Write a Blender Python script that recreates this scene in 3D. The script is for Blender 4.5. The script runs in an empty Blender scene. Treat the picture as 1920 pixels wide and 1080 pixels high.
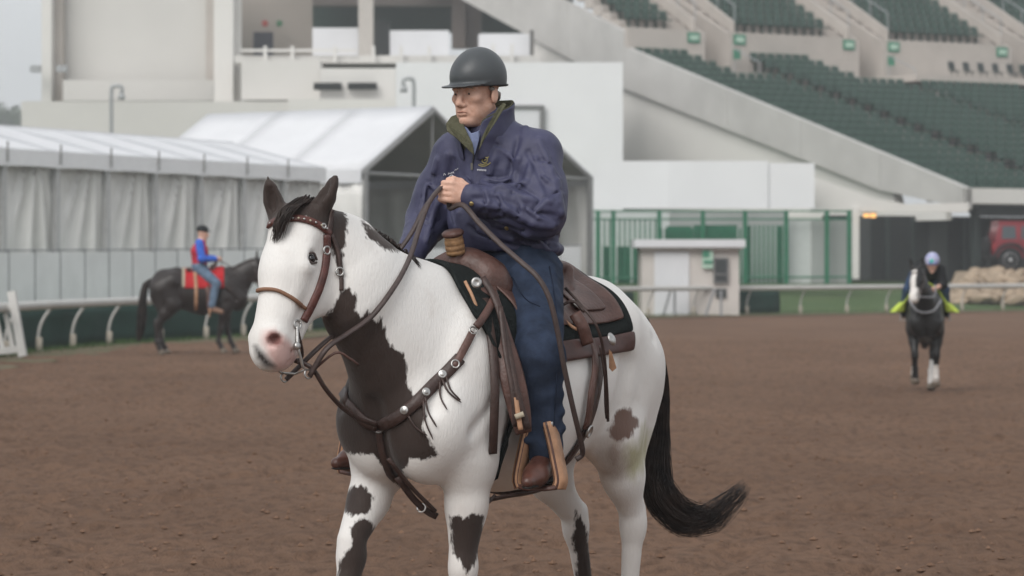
import bpy, bmesh, math, random
import numpy as np
from mathutils import Vector, Matrix
from mathutils.bvhtree import BVHTree

# ------------------------------------------------------------------ camera, sky, sun, exposure
scene = bpy.context.scene
COL = scene.collection
CAM_H = 1.6          # a standing camera operator
FPX = 5280.0         # focal length in photo pixels (1920 wide)
HOR = 500.0          # horizon row in the photograph
cam_d = bpy.data.cameras.new('camera')
cam_d.sensor_width = 36.0
cam_d.lens = 36.0 * FPX / 1920.0
cam_d.shift_y = -(540.0 - HOR) / 1920.0
cam_d.clip_start = 0.1
cam_d.clip_end = 6000
cam_d.dof.use_dof = True
cam_d.dof.focus_distance = 10.4
cam_d.dof.aperture_fstop = 5.2
cam = bpy.data.objects.new('camera', cam_d)
COL.objects.link(cam)
cam.location = (0, 0, CAM_H)
cam.rotation_euler = (math.radians(90), 0, 0)
scene.camera = cam

SUN_EL, SUN_AZ = math.radians(42), math.radians(208)      # high soft sun behind thin cloud, over the camera's shoulder
world = bpy.data.worlds.new('World'); scene.world = world; world.use_nodes = True
wn, wl = world.node_tree.nodes, world.node_tree.links
bg = wn['Background']
sky = wn.new('ShaderNodeTexSky'); sky.sky_type = 'NISHITA'; sky.sun_disc = False
sky.sun_elevation = SUN_EL; sky.sun_rotation = SUN_AZ
sky.air_density = 1.0; sky.dust_density = 3.0; sky.ozone_density = 1.0
hsv = wn.new('ShaderNodeHueSaturation'); hsv.inputs['Saturation'].default_value = 0.25
wl.new(sky.outputs['Color'], hsv.inputs['Color'])
mixw = wn.new('ShaderNodeMix'); mixw.data_type = 'RGBA'; mixw.inputs['Factor'].default_value = 0.85
wl.new(hsv.outputs['Color'], mixw.inputs['A'])
mixw.inputs['B'].default_value = (5.2, 5.4, 5.55, 1)          # the even cloud deck
wl.new(mixw.outputs['Result'], bg.inputs['Color'])
bg.inputs['Strength'].default_value = 0.11

sun_d = bpy.data.lights.new('sun', 'SUN'); sun_d.energy = 1.5; sun_d.angle = math.radians(40); sun_d.color = (1.0, 0.965, 0.92)
sun = bpy.data.objects.new('sun', sun_d); COL.objects.link(sun)
_sd = Vector((math.sin(SUN_AZ) * math.cos(SUN_EL), math.cos(SUN_AZ) * math.cos(SUN_EL), math.sin(SUN_EL)))
sun.rotation_euler = _sd.to_track_quat('Z', 'Y').to_euler(); sun.location = _sd * 60

scene.view_settings.view_transform = 'Standard'
scene.view_settings.look = 'None'
scene.view_settings.exposure = 0.52
scene.view_settings.gamma = 1.0
scene.view_settings.use_curve_mapping = False

rng = random.Random(7)
nrng = np.random.default_rng(7)

# ------------------------------------------------------------------ pixels <-> places
def P(px, py, d):
    """photo pixel at distance d (m along the view axis)"""
    return Vector(((px - 960.0) / FPX * d, d, CAM_H + (HOR - py) / FPX * d))
def ray(px, py):
    return Vector(((px - 960.0) / FPX, 1.0, (HOR - py) / FPX)).normalized()
def proj(p):
    p = np.asarray(p, float)
    d = p[..., 1]
    return np.stack([960 + p[..., 0] / d * FPX, HOR - (p[..., 2] - CAM_H) / d * FPX], -1)

# ------------------------------------------------------------------ materials
def socket(b, *names):
    for n in names:
        if n in b.inputs: return b.inputs[n]
def mat(name, color, rough=0.7, spec=0.3, metal=0.0, vary=0.12, scale=6.0, bump=0.0, bscale=60.0, color2=None, sheen=0.0, emit=0.0, detail=4.0, coord='Object', alpha=None, trans=None):
    m = bpy.data.materials.get(name)
    if m: return m
    m = bpy.data.materials.new(name); m.use_nodes = True
    nt = m.node_tree; n, l = nt.nodes, nt.links
    b = n['Principled BSDF']
    b.inputs['Roughness'].default_value = rough
    b.inputs['Metallic'].default_value = metal
    s = socket(b, 'Specular IOR Level', 'Specular')
    if s: s.default_value = spec
    if sheen:
        s = socket(b, 'Sheen Weight', 'Sheen')
        if s: s.default_value = sheen
    tc = n.new('ShaderNodeTexCoord')
    nz = n.new('ShaderNodeTexNoise'); nz.inputs['Scale'].default_value = scale; nz.inputs['Detail'].default_value = detail
    nz.inputs['Roughness'].default_value = 0.6
    l.new(tc.outputs[coord], nz.inputs['Vector'])
    mx = n.new('ShaderNodeMix'); mx.data_type = 'RGBA'
    c = Vector(color[:3])
    if color2 is None:
        mx.inputs['A'].default_value = (*(c * (1 - vary)), 1)
        mx.inputs['B'].default_value = (*[min(1, x * (1 + vary)) for x in c], 1)
    else:
        mx.inputs['A'].default_value = (*c, 1); mx.inputs['B'].default_value = (*color2[:3], 1)
    rmp = n.new('ShaderNodeMapRange'); rmp.inputs['From Min'].default_value = 0.3; rmp.inputs['From Max'].default_value = 0.7
    l.new(nz.outputs['Fac'], rmp.inputs['Value'])
    l.new(rmp.outputs['Result'], mx.inputs['Factor'])
    l.new(mx.outputs['Result'], b.inputs['Base Color'])
    if bump:
        n2 = n.new('ShaderNodeTexNoise'); n2.inputs['Scale'].default_value = bscale; n2.inputs['Detail'].default_value = 5
        l.new(tc.outputs[coord], n2.inputs['Vector'])
        bp = n.new('ShaderNodeBump'); bp.inputs['Strength'].default_value = bump; bp.inputs['Distance'].default_value = 0.02
        l.new(n2.outputs['Fac'], bp.inputs['Height']); l.new(bp.outputs['Normal'], b.inputs['Normal'])
    if emit:
        b.inputs['Emission Color'].default_value = (*c, 1); b.inputs['Emission Strength'].default_value = emit
    if alpha is not None: b.inputs['Alpha'].default_value = alpha
    return m

# ------------------------------------------------------------------ objects
def mesh_obj(name, verts, faces, m=None, parent=None, smooth=False, uv=None):
    me = bpy.data.meshes.new(name)
    me.from_pydata([tuple(map(float, v)) for v in verts], [], [tuple(int(i) for i in f) for f in faces])
    if m: me.materials.append(m)
    if smooth: me.polygons.foreach_set('use_smooth', [True] * len(me.polygons))
    me.update()
    o = bpy.data.objects.new(name, me); COL.objects.link(o)
    if parent: o.parent = parent; o.matrix_parent_inverse = parent.matrix_basis.inverted()
    return o
def np_mesh_obj(name, V, Q, m=None, parent=None, smooth=True):
    """fast quad mesh from numpy arrays (world coordinates)"""
    me = bpy.data.meshes.new(name)
    nv, nf = len(V), len(Q); k = Q.shape[1]
    me.vertices.add(nv); me.vertices.foreach_set('co', np.ascontiguousarray(V, np.float32).ravel())
    me.loops.add(nf * k); me.loops.foreach_set('vertex_index', np.ascontiguousarray(Q, np.int32).ravel())
    me.polygons.add(nf); me.polygons.foreach_set('loop_start', np.arange(0, nf * k, k, dtype=np.int32))
    me.polygons.foreach_set('loop_total', np.full(nf, k, np.int32))
    if smooth: me.polygons.foreach_set('use_smooth', np.ones(nf, bool))
    me.update(calc_edges=True); me.validate()
    if m: me.materials.append(m)
    o = bpy.data.objects.new(name, me); COL.objects.link(o)
    if parent: o.parent = parent; o.matrix_parent_inverse = parent.matrix_basis.inverted()
    return o
def empty(name, loc, label=None, cat=None, group=None):
    o = bpy.data.objects.new(name, None); COL.objects.link(o); o.location = loc; o.empty_display_size = 0.2
    if label: tag(o, label, cat, group)
    return o
def tag(o, label=None, cat=None, group=None, kind=None):
    if label: o['label'] = label
    if cat: o['category'] = cat
    if group: o['group'] = group
    if kind: o['kind'] = kind
    return o

class MB:
    """collects simple solids in world coordinates, then becomes one mesh object"""
    def __init__(s): s.v = []; s.f = []
    def box(s, c, size, rz=0.0, M=None):
        hx, hy, hz = size[0] / 2, size[1] / 2, size[2] / 2
        R = M if M is not None else Matrix.Rotation(rz, 3, 'Z')
        i = len(s.v)
        for dz in (-hz, hz):
            for dx, dy in ((-hx, -hy), (hx, -hy), (hx, hy), (-hx, hy)):
                s.v.append(Vector(c) + R @ Vector((dx, dy, dz)))
        s.f += [(i, i+3, i+2, i+1), (i+4, i+5, i+6, i+7), (i, i+1, i+5, i+4), (i+1, i+2, i+6, i+5), (i+2, i+3, i+7, i+6), (i+3, i, i+4, i+7)]
        return s
    def prism(s, poly, d):
        """closed polygon (list of 3D points) extruded by vector d"""
        i = len(s.v); n = len(poly); d = Vector(d)
        s.v += [Vector(p) for p in poly] + [Vector(p) + d for p in poly]
        s.f.append(tuple(range(i + n - 1, i - 1, -1))); s.f.append(tuple(range(i + n, i + 2 * n)))
        for k in range(n):
            k2 = (k + 1) % n
            s.f.append((i + k, i + k2, i + n + k2, i + n + k))
        return s
    def tube(s, pts, r, n=8, cap=True):
        pts = [Vector(p) for p in pts]; i0 = len(s.v); m = len(pts)
        rs = r if hasattr(r, '__len__') else [r] * m
        up = None
        for k in range(m):
            t = (pts[min(k + 1, m - 1)] - pts[max(k - 1, 0)])
            t = t.normalized() if t.length > 1e-9 else Vector((0, 0, 1))
            if up is None:
                up = Vector((0, 0, 1)) if abs(t.z) < 0.9 else Vector((1, 0, 0))
            a = t.cross(up)
            if a.length < 1e-6: a = t.orthogonal()
            a.normalize(); b = a.cross(t).normalized(); up = b
            for j in range(n):
                th = 2 * math.pi * j / n
                s.v.append(pts[k] + (a * math.cos(th) + b * math.sin(th)) * rs[k])
        for k in range(m - 1):
            for j in range(n):
                j2 = (j + 1) % n
                s.f.append((i0 + k*n + j, i0 + k*n + j2, i0 + (k+1)*n + j2, i0 + (k+1)*n + j))
        if cap:
            s.f.append(tuple(i0 + j for j in range(n - 1, -1, -1))); s.f.append(tuple(i0 + (m-1)*n + j for j in range(n)))
        return s
    def ribbon(s, pts, nrm, w, t):
        """flat strap along pts, nrm = outward normals, width w, thickness t"""
        pts = [Vector(p) for p in pts]; m = len(pts); i0 = len(s.v)
        ws = w if hasattr(w, '__len__') else [w] * m
        for k in range(m):
            d = (pts[min(k+1, m-1)] - pts[max(k-1, 0)]).normalized()
            nn = Vector(nrm[k] if not isinstance(nrm, Vector) else nrm)
            sd = d.cross(nn)
            if sd.length < 1e-6: sd = d.orthogonal()
            sd.normalize(); nn = sd.cross(d).normalized()
            a = sd * ws[k] / 2; c = pts[k]
            s.v += [c - a, c - a * 0.86 + nn * t, c + a * 0.86 + nn * t, c + a, c + a * 0.9 - nn * t * 0.5, c - a * 0.9 - nn * t * 0.5]
        for k in range(m - 1):
            for j in range(6):
                j2 = (j + 1) % 6
                s.f.append((i0 + k*6 + j, i0 + (k+1)*6 + j, i0 + (k+1)*6 + j2, i0 + k*6 + j2))
        s.f.append(tuple(i0 + j for j in range(6))); s.f.append(tuple(i0 + (m-1)*6 + j for j in range(5, -1, -1)))
        return s
    def lathe(s, c, axis, prof, n=16, ref=None):
        """profile [(r, h)] around axis through c"""
        ax = Vector(axis).normalized(); a = ax.orthogonal().normalized(); b = ax.cross(a); i0 = len(s.v); c = Vector(c)
        for r, h in prof:
            for j in range(n):
                th = 2 * math.pi * j / n
                s.v.append(c + ax * h + (a * math.cos(th) + b * math.sin(th)) * max(r, 1e-4))
        for k in range(len(prof) - 1):
            for j in range(n):
                j2 = (j + 1) % n
                s.f.append((i0 + k*n + j, i0 + k*n + j2, i0 + (k+1)*n + j2, i0 + (k+1)*n + j))
        s.f.append(tuple(i0 + j for j in range(n - 1, -1, -1))); s.f.append(tuple(i0 + (len(prof)-1)*n + j for j in range(n)))
        return s
    def build(s, name, m=None, parent=None, smooth=False):
        return mesh_obj(name, s.v, s.f, m, parent, smooth)

def spline(pts, n=8):
    """Catmull-Rom through pts"""
    pts = [Vector(p) for p in pts]
    if len(pts) < 3: 
        return [pts[0].lerp(pts[-1], i / n) for i in range(n + 1)]
    ext = [pts[0] * 2 - pts[1]] + pts + [pts[-1] * 2 - pts[-2]]
    out = []
    for i in range(1, len(ext) - 2):
        p0, p1, p2, p3 = ext[i-1], ext[i], ext[i+1], ext[i+2]
        for k in range(n):
            t = k / n
            out.append(0.5 * ((2*p1) + (p2-p0)*t + (2*p0 - 5*p1 + 4*p2 - p3)*t*t + (3*p1 - p0 - 3*p2 + p3)*t*t*t))
    out.append(pts[-1]); return out

# ------------------------------------------------------------------ implicit bodies
class SDF:
    def __init__(s, lo, hi, h):
        s.lo = np.array(lo, float); s.h = h
        s.n = (np.ceil((np.array(hi, float) - s.lo) / h)).astype(int) + 1
        s.F = np.full(s.n, 1.0, np.float32)
    def _sub(s, lo, hi):
        i0 = np.maximum(((np.array(lo) - s.lo) / s.h).astype(int), 0)
        i1 = np.minimum(((np.array(hi) - s.lo) / s.h).astype(int) + 2, s.n)
        if (i1 <= i0).any(): return None, None
        sl = tuple(slice(a, b) for a, b in zip(i0, i1))
        ax = [(s.lo[k] + s.h * np.arange(i0[k], i1[k])).astype(np.float32) for k in range(3)]
        g = np.stack(np.meshgrid(*ax, indexing='ij'), -1)
        return sl, g
    def _put(s, sl, d, k, sub):
        F = s.F[sl]
        if sub:
            d = -d
            if k > 0:
                h = np.clip(0.5 - 0.5 * (F - d) / k, 0, 1); s.F[sl] = F * (1 - h) + d * h + k * h * (1 - h)
            else: s.F[sl] = np.maximum(F, d)
        else:
            if k > 0:
                h = np.clip(0.5 + 0.5 * (F - d) / k, 0, 1); s.F[sl] = F * (1 - h) + d * h - k * h * (1 - h)
            else: s.F[sl] = np.minimum(F, d)
    def cap(s, a, b, ra, rb=None, k=0.05, lat=None, sa=1.0, sb=None, sub=False):
        """rounded cone a->b; its half width along direction lat is radius*sa..sb"""
        rb = ra if rb is None else rb; sb = sa if sb is None else sb
        a = np.array(a, np.float32); b = np.array(b, np.float32)
        R = max(ra * max(sa, 1), rb * max(sb, 1)) + k + 3 * s.h
        sl, g = s._sub(np.minimum(a, b) - R, np.maximum(a, b) + R)
        if sl is None: return s
        ab = b - a; L2 = float(ab @ ab) + 1e-12
        pa = g - a
        t = np.clip((pa @ ab) / L2, 0, 1)
        q = pa - t[..., None] * ab
        r = ra + (rb - ra) * t
        if lat is not None:
            lat = np.array(lat, np.float32); lat /= np.linalg.norm(lat)
            sc = sa + (sb - sa) * t
            c = q @ lat
            q2 = q - c[..., None] * lat
            d = np.sqrt((q2 * q2).sum(-1) + (c / sc) ** 2)
            d = (d - r) * np.where(sc < 1, 0.5 + 0.5 * sc, 1.0)
        else:
            d = np.sqrt((q * q).sum(-1)) - r
        s._put(sl, d, k, sub); return s
    def ell(s, c, rad, axes=None, k=0.05, sub=False):
        c = np.array(c, np.float32); rad = np.array(rad, np.float32)
        A = np.eye(3, dtype=np.float32) if axes is None else np.array([np.array(x) / np.linalg.norm(x) for x in axes], np.float32)
        R = rad.max() + k + 3 * s.h
        sl, g = s._sub(c - R, c + R)
        if sl is None: return s
        q = ((g - c) @ A.T) / rad
        k0 = np.sqrt((q * q).sum(-1)) + 1e-9
        q2 = q / rad
        k1 = np.sqrt((q2 * q2).sum(-1)) + 1e-9
        s._put(sl, k0 * (k0 - 1) / k1, k, sub); return s
    def chain(s, pts, rs, k=0.03, **kw):
        for i in range(len(pts) - 1): s.cap(pts[i], pts[i+1], rs[i], rs[i+1], k=k, **kw)
        return s
    def mesh(s):
        F = s.F; n = np.array(F.shape)
        ins = F < 0
        c = [ins[i:n[0]-1+i, j:n[1]-1+j, k:n[2]-1+k] for i in (0, 1) for j in (0, 1) for k in (0, 1)]
        sm = sum(x.astype(np.int8) for x in c)
        act = (sm > 0) & (sm < 8)
        I = np.argwhere(act)
        corner = np.array([[i, j, k] for i in (0, 1) for j in (0, 1) for k in (0, 1)])
        val = np.stack([F[tuple((I + o).T)] for o in corner], 1)
        acc = np.zeros((len(I), 3)); cnt = np.zeros(len(I))
        for a in range(8):
            for b in range(a + 1, 8):
                if np.abs(corner[a] - corner[b]).sum() != 1: continue
                va, vb = val[:, a], val[:, b]
                x = (va < 0) != (vb < 0)
                t = np.where(x, va / np.where(np.abs(va - vb) < 1e-12, 1, va - vb), 0)
                p = corner[a] + t[:, None] * (corner[b] - corner[a])
                acc += np.where(x[:, None], p, 0); cnt += x
        V = s.lo + s.h * (I + acc / cnt[:, None])
        idx = np.full(act.shape, -1, np.int64); idx[act] = np.arange(len(I))
        Q = []
        for ax in range(3):
            o = [slice(None)] * 3; o2 = [slice(None)] * 3
            o[ax] = slice(0, -1); o2[ax] = slice(1, None)
            A, B = ins[tuple(o)], ins[tuple(o2)]
            X = np.argwhere(A != B)
            u, v = (ax + 1) % 3, (ax + 2) % 3
            ok = (X[:, u] > 0) & (X[:, v] > 0) & (X[:, u] < act.shape[u]) & (X[:, v] < act.shape[v])
            X = X[ok]
            fl = A[tuple(X.T)]
            def cell(du, dv):
                Y = X.copy(); Y[:, u] -= du; Y[:, v] -= dv
                return idx[tuple(Y.T)]
            q = np.stack([cell(1, 1), cell(0, 1), cell(0, 0), cell(1, 0)], 1)
            q[~fl] = q[~fl][:, ::-1]
            Q.append(q)
        Q = np.concatenate(Q); Q = Q[(Q >= 0).all(1)]
        return V, Q

def poly_sd(pts, poly):
    """signed distance of 2D points to polygon, negative inside"""
    pts = np.asarray(pts, float); poly = np.asarray(poly, float)
    d = np.full(len(pts), 1e9); ins = np.zeros(len(pts), bool)
    for i in range(len(poly)):
        a, b = poly[i], poly[(i + 1) % len(poly)]
        e = b - a; w = pts - a
        t = np.clip((w @ e) / (e @ e + 1e-12), 0, 1)
        q = w - t[:, None] * e
        d = np.minimum(d, np.sqrt((q * q).sum(1)))
        c = (a[1] > pts[:, 1]) != (b[1] > pts[:, 1])
        x = (b[0] - a[0]) * (pts[:, 1] - a[1]) / (b[1] - a[1] + 1e-12) + a[0]
        ins ^= c & (pts[:, 0] < x)
    return np.where(ins, -d, d)
def attr(o, name, vals):
    a = o.data.attributes.new(name, 'FLOAT', 'POINT'); a.data.foreach_set('value', np.ascontiguousarray(vals, np.float32))
def vnoise(p, seed=0):
    """cheap smooth value noise, p (n,3)"""
    p = np.asarray(p, float); i = np.floor(p).astype(np.int64); f = p - i; f = f * f * (3 - 2 * f)
    def hsh(x, y, z):
        h = (x * 374761393 + y * 668265263 + z * 2147483647 + seed * 1274126177) & 0xffffffff
        h = ((h ^ (h >> 13)) * 1274126177) & 0xffffffff
        return ((h ^ (h >> 16)) & 0xffff) / 65535.0
    r = 0
    for a in (0, 1):
        for b in (0, 1):
            for c in (0, 1):
                w = (f[:, 0] if a else 1 - f[:, 0]) * (f[:, 1] if b else 1 - f[:, 1]) * (f[:, 2] if c else 1 - f[:, 2])
                r = r + w * hsh(i[:, 0] + a, i[:, 1] + b, i[:, 2] + c)
    return r
# ------------------------------------------------------------------ ground, rail line
rail_px = [(0, 672), (210, 649), (365, 640), (780, 612), (1200, 595), (1560, 589), (1920, 582)]
def gpt(px, py):
    s = (py - HOR) / CAM_H; d = FPX / s
    return Vector(((px - 960) / FPX * d, d, 0))
rail_pts = [Vector((-9.6, 20, 0)), Vector((-9.4, 36, 0))] + [gpt(*p) for p in rail_px] + [Vector((34, 113, 0)), Vector((60, 124, 0))]
RAIL = spline(rail_pts, 12)
_rx = np.array([(p.x, p.y) for p in RAIL])
def rail_dist(X, Y):
    """signed distance to the rail line, positive on the grandstand side"""
    pts = np.stack([np.asarray(X, float).ravel(), np.asarray(Y, float).ravel()], 1)
    best = np.full(len(pts), 1e9); sg = np.ones(len(pts))
    for i in range(len(_rx) - 1):
        a, b = _rx[i], _rx[i+1]; e = b - a; w = pts - a
        t = np.clip((w @ e) / (e @ e), 0, 1); q = w - t[:, None] * e; d = np.sqrt((q * q).sum(1))
        c = e[0] * w[:, 1] - e[1] * w[:, 0]
        u = d < best; best = np.where(u, d, best); sg = np.where(u, np.sign(c), sg)
    return (best * sg).reshape(np.shape(X))
def gz(X, Y):
    X = np.asarray(X, float); Y = np.asarray(Y, float)
    d = rail_dist(X, Y)
    bank = 1.2 * np.clip((d - .6) / 19.0, 0, 1)
    dip = -.24 * np.exp(-(((X - 6.1) / 5.0) ** 2 + ((Y - 41) / 12.0) ** 2))
    return bank + dip
def gz1(x, y): return float(gz(np.array([x]), np.array([y]))[0])

def nodes_ground(name, ca, cb, cc, s1, s2, bump, dist, stretch=(1, 1, 1), rough=.95):
    m = bpy.data.materials.new(name); m.use_nodes = True; n, l = m.node_tree.nodes, m.node_tree.links
    b = n['Principled BSDF']; b.inputs['Roughness'].default_value = rough; socket(b, 'Specular IOR Level').default_value = .12
    tc = n.new('ShaderNodeTexCoord'); mp = n.new('ShaderNodeMapping'); mp.inputs['Scale'].default_value = stretch
    l.new(tc.outputs['Object'], mp.inputs['Vector'])
    def nz(sc, det=6, rg=.65):
        q = n.new('ShaderNodeTexNoise'); q.inputs['Scale'].default_value = sc; q.inputs['Detail'].default_value = det; q.inputs['Roughness'].default_value = rg
        l.new(mp.outputs['Vector'], q.inputs['Vector']); return q
    def mr(q, lo, hi):
        r = n.new('ShaderNodeMapRange'); r.inputs['From Min'].default_value = lo; r.inputs['From Max'].default_value = hi; l.new(q.outputs['Fac'], r.inputs['Value']); return r
    a1, a2, a3 = nz(s1), nz(s2), nz(s2 * 9, 3)
    m1 = n.new('ShaderNodeMix'); m1.data_type = 'RGBA'; m1.inputs['A'].default_value = (*ca, 1); m1.inputs['B'].default_value = (*cb, 1)
    l.new(mr(a1, .35, .65).outputs[0], m1.inputs['Factor'])
    m2 = n.new('ShaderNodeMix'); m2.data_type = 'RGBA'; m2.inputs['B'].default_value = (*cc, 1); l.new(m1.outputs['Result'], m2.inputs['A'])
    l.new(mr(a2, .46, .72).outputs[0], m2.inputs['Factor'])
    l.new(m2.outputs['Result'], b.inputs['Base Color'])
    add = n.new('ShaderNodeMath'); add.operation = 'MULTIPLY_ADD'; add.inputs[1].default_value = .35
    l.new(a3.outputs['Fac'], add.inputs[0]); l.new(a2.outputs['Fac'], add.inputs[2])
    bp = n.new('ShaderNodeBump'); bp.inputs['Strength'].default_value = bump; bp.inputs['Distance'].default_value = dist
    l.new(add.outputs[0], bp.inputs['Height']); l.new(bp.outputs['Normal'], b.inputs['Normal'])
    return m
m_dirt = nodes_ground('track_dirt', (.196, .117, .078), (.250, .152, .102), (.118, .071, .049), .30, 11.0, 1.0, .09, (1.0, .6, 1))
m_grass = nodes_ground('mown_grass', (.055, .105, .040), (.085, .125, .050), (.10, .12, .06), .5, 9, .6, .05)
m_verge = nodes_ground('sandy_verge', (.17, .125, .09), (.13, .12, .07), (.09, .11, .05), .8, 6, .6, .04)

def grid_mesh(name, xs, ys, zf, m, sel=None):
    X, Y = np.meshgrid(xs, ys, indexing='ij'); Z = zf(X, Y)
    V = np.stack([X, Y, Z], -1).reshape(-1, 3); nx, ny = X.shape
    I = np.arange(nx * ny).reshape(nx, ny)
    Q = np.stack([I[:-1, :-1], I[1:, :-1], I[1:, 1:], I[:-1, 1:]], -1).reshape(-1, 4)
    if sel is not None:
        c = V[Q].mean(1); Q = Q[sel(c[:, 0], c[:, 1])]
    o = np_mesh_obj(name, V, Q, m); tag(o, kind='structure'); return o
# far sheet to the horizon
xs = np.concatenate([[-3000, -1200, -500, -200, -100], np.arange(-60, 61, 3.0), [100, 200, 500, 1200, 3000]])
ys = np.concatenate([[-60, -20], np.arange(0, 190, 3.0), [260, 400, 800, 1600, 4000]])
grid_mesh('ground', xs, ys, lambda X, Y: gz(X, Y) - .30, m_grass)
# grass beyond the rail
grid_mesh('grass_bank', np.arange(-60, 70, 1.0), np.arange(20, 190, 1.0), lambda X, Y: gz(X, Y) + .004, m_grass, lambda x, y: rail_dist(x, y) > -.8)
# racing surface, raked and trodden
def dirt_z(X, Y):
    p = np.stack([X.ravel(), Y.ravel(), np.zeros(X.size)], 1)
    a = vnoise(p * (.6, .35, 1), 11) * .05 + vnoise(p * (2.2, 1.3, 1), 12) * .045 + vnoise(p * (7.5, 4.5, 1), 13) * .055
    pk = vnoise(p * (3.2, 2.0, 1), 14); a = a - .075 * np.clip(pk - .68, 0, 1) / .32            # hoof marks
    return a.reshape(X.shape) - .06 + gz(X, Y) * 1.0
dxs, dys = np.arange(-12.5, 16, .09), np.arange(9.0, 62, .13)
grid_mesh('track', dxs, dys, dirt_z, m_dirt, lambda x, y: rail_dist(x, y) < -.45)
grid_mesh('track_far', np.arange(-12.5, 90, .8), np.arange(61.8, 140, .8), lambda X, Y: gz(X, Y) - .012, m_dirt, lambda x, y: (rail_dist(x, y) < -.5))
grid_mesh('track_near', np.arange(-12.5, 90, 1.5), np.arange(-12, 62.5, 1.5), lambda X, Y: gz(X, Y) - np.where((X > -12.4) & (X < 15.2) & (Y > 9.5) & (Y < 61.5), .085, .012), m_dirt, lambda x, y: (rail_dist(x, y) < -.4))
# loose clods lying on the raked surface
def clods():
    R = random.Random(31); v = []; f = []; N_ = 6500
    X = np.array([R.uniform(-8.5, 8.5) for _ in range(N_)]); Y = np.array([12.5 + 34 * R.random() ** 1.8 for _ in range(N_)])
    Z = dirt_z(X.reshape(1, -1), Y.reshape(1, -1)).ravel(); ok = rail_dist(X, Y) < -.8
    for x, y, z, k in zip(X, Y, Z, ok):
        if not k: continue
        r = R.choice([.006, .008, .010, .012, .014, .020]); i0 = len(v); c = Vector((x, y, z + r * .3)); a = R.uniform(0, 6.28)
        for dx, dy, dz in ((1, 0, 0), (0, 1, 0), (-1, 0, 0), (0, -1, 0), (0, 0, .8), (0, 0, -.8)):
            q = R.uniform(.6, 1.3) * r; v.append((c.x + q * (dx * math.cos(a) - dy * math.sin(a)) * 1.3, c.y + q * (dx * math.sin(a) + dy * math.cos(a)), c.z + q * dz))
        for t in ((0, 1, 4), (1, 2, 4), (2, 3, 4), (3, 0, 4), (1, 0, 5), (2, 1, 5), (3, 2, 5), (0, 3, 5)): f.append(tuple(i0 + j for j in t))
    o = mesh_obj('dirt_clods', v, f, mat('dry_clod', (.165, .100, .068), .95, .1, vary=.25, scale=5)); tag(o, 'small loose clods scattered over the brown dirt track', 'clods', kind='stuff')
clods()
# sandy strip along the foot of the rail
v, f = [], []
R = random.Random(3)
for i, p in enumerate(RAIL):
    t = (RAIL[min(i+1, len(RAIL)-1)] - RAIL[max(i-1, 0)]).normalized(); nn = Vector((-t.y, t.x, 0))
    for w in (-1.1 - R.uniform(0, .35), -.6, -.1, .45): 
        q = p + nn * w; v.append((q.x, q.y, gz1(q.x, q.y) + .012 + (.03 if -.9 < w < .2 else 0)))
    if i: 
        for k in range(3): f.append(((i-1)*4 + k, (i-1)*4 + k + 1, i*4 + k + 1, i*4 + k))
o = mesh_obj('verge', v, [tuple(reversed(q)) for q in f], m_verge, None, True); tag(o, kind='structure')
def grass_tufts():
    R = random.Random(9); v = []; f = []
    for k in range(5200):
        i = R.randrange(12, len(RAIL) - 14); a, b = RAIL[i], RAIL[i+1]; p = a.lerp(b, R.random()); t = (b - a).normalized(); nn = Vector((-t.y, t.x, 0))
        q = p + nn * R.gauss(.05, .22); z = gz1(q.x, q.y) + .01; h = R.uniform(.05, .16); a0 = R.uniform(0, 6.28); w = .012
        d = Vector((math.cos(a0), math.sin(a0), 0)); i0 = len(v)
        v += [(q.x - d.x*w, q.y - d.y*w, z), (q.x + d.x*w, q.y + d.y*w, z), (q.x + d.y*h*.4, q.y - d.x*h*.4, z + h)]; f.append((i0, i0+1, i0+2))
    o = mesh_obj('rough_grass', v, f, mat('grass_blades', (.06, .11, .035), .8, .2, vary=.4, scale=3)); tag(o, 'tufts of rough grass along the foot of the track rail', 'grass', kind='stuff')
grass_tufts()

# ------------------------------------------------------------------ rail with gooseneck posts, screens
m_white = mat('white_paint', (.62, .61, .59), .5, .35, vary=.07, scale=2)
m_railw = mat('white_rail_pvc', (.50, .49, .47), .45, .35, vary=.08, scale=1.5)
m_screen = mat('green_windscreen', (.022, .052, .042), .9, .1, vary=.2, scale=1.2, bump=.1, bscale=8)
m_gfence = mat('green_steel', (.016, .140, .075), .45, .35, vary=.15, scale=3)
m_galv = mat('galvanised_steel', (.36, .37, .38), .45, .4, metal=.4, vary=.1)
def arc_sample(step, lo, hi):
    out = []; acc = 0; nxt = lo
    for i in range(len(RAIL) - 1):
        a, b = RAIL[i], RAIL[i+1]; L = (b - a).length
        while nxt <= acc + L and nxt <= hi:
            t = (nxt - acc) / L; p = a.lerp(b, t); tt = (b - a).normalized()
            out.append((p, Vector((-tt.y, tt.x, 0)))); nxt += step
        acc += L
    return out
rail = empty('track_rail', (RAIL[30].x, RAIL[30].y, 0), 'long white running rail on curved posts along the outside of the dirt track', 'rail')
top = [p + nn * -.25 + Vector((0, 0, .90)) for p, nn in arc_sample(.9, 12, 150)]
MB().tube(top, .085, 10).build('top_rail', m_railw, rail, True)
for p, nn in arc_sample(2.35, 13.1, 148):
    pts = spline([p + Vector((0, 0, gz1(p.x, p.y) - .1)), p + nn * .02 + Vector((0, 0, .30)), p + nn * -.06 + Vector((0, 0, .60)), p + nn * -.25 + Vector((0, 0, .87))], 3)
    po = MB().tube(pts, [.045] * 3 + [.028] * 7, 8).build('post', m_railw, rail, True)
    MB().tube([p + Vector((0, 0, -.05)), p + Vector((0, 0, .30))], .06, 8).build('post_sleeve', mat('post_base_concrete', (.40, .36, .30), .8, .2), po, True)
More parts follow.
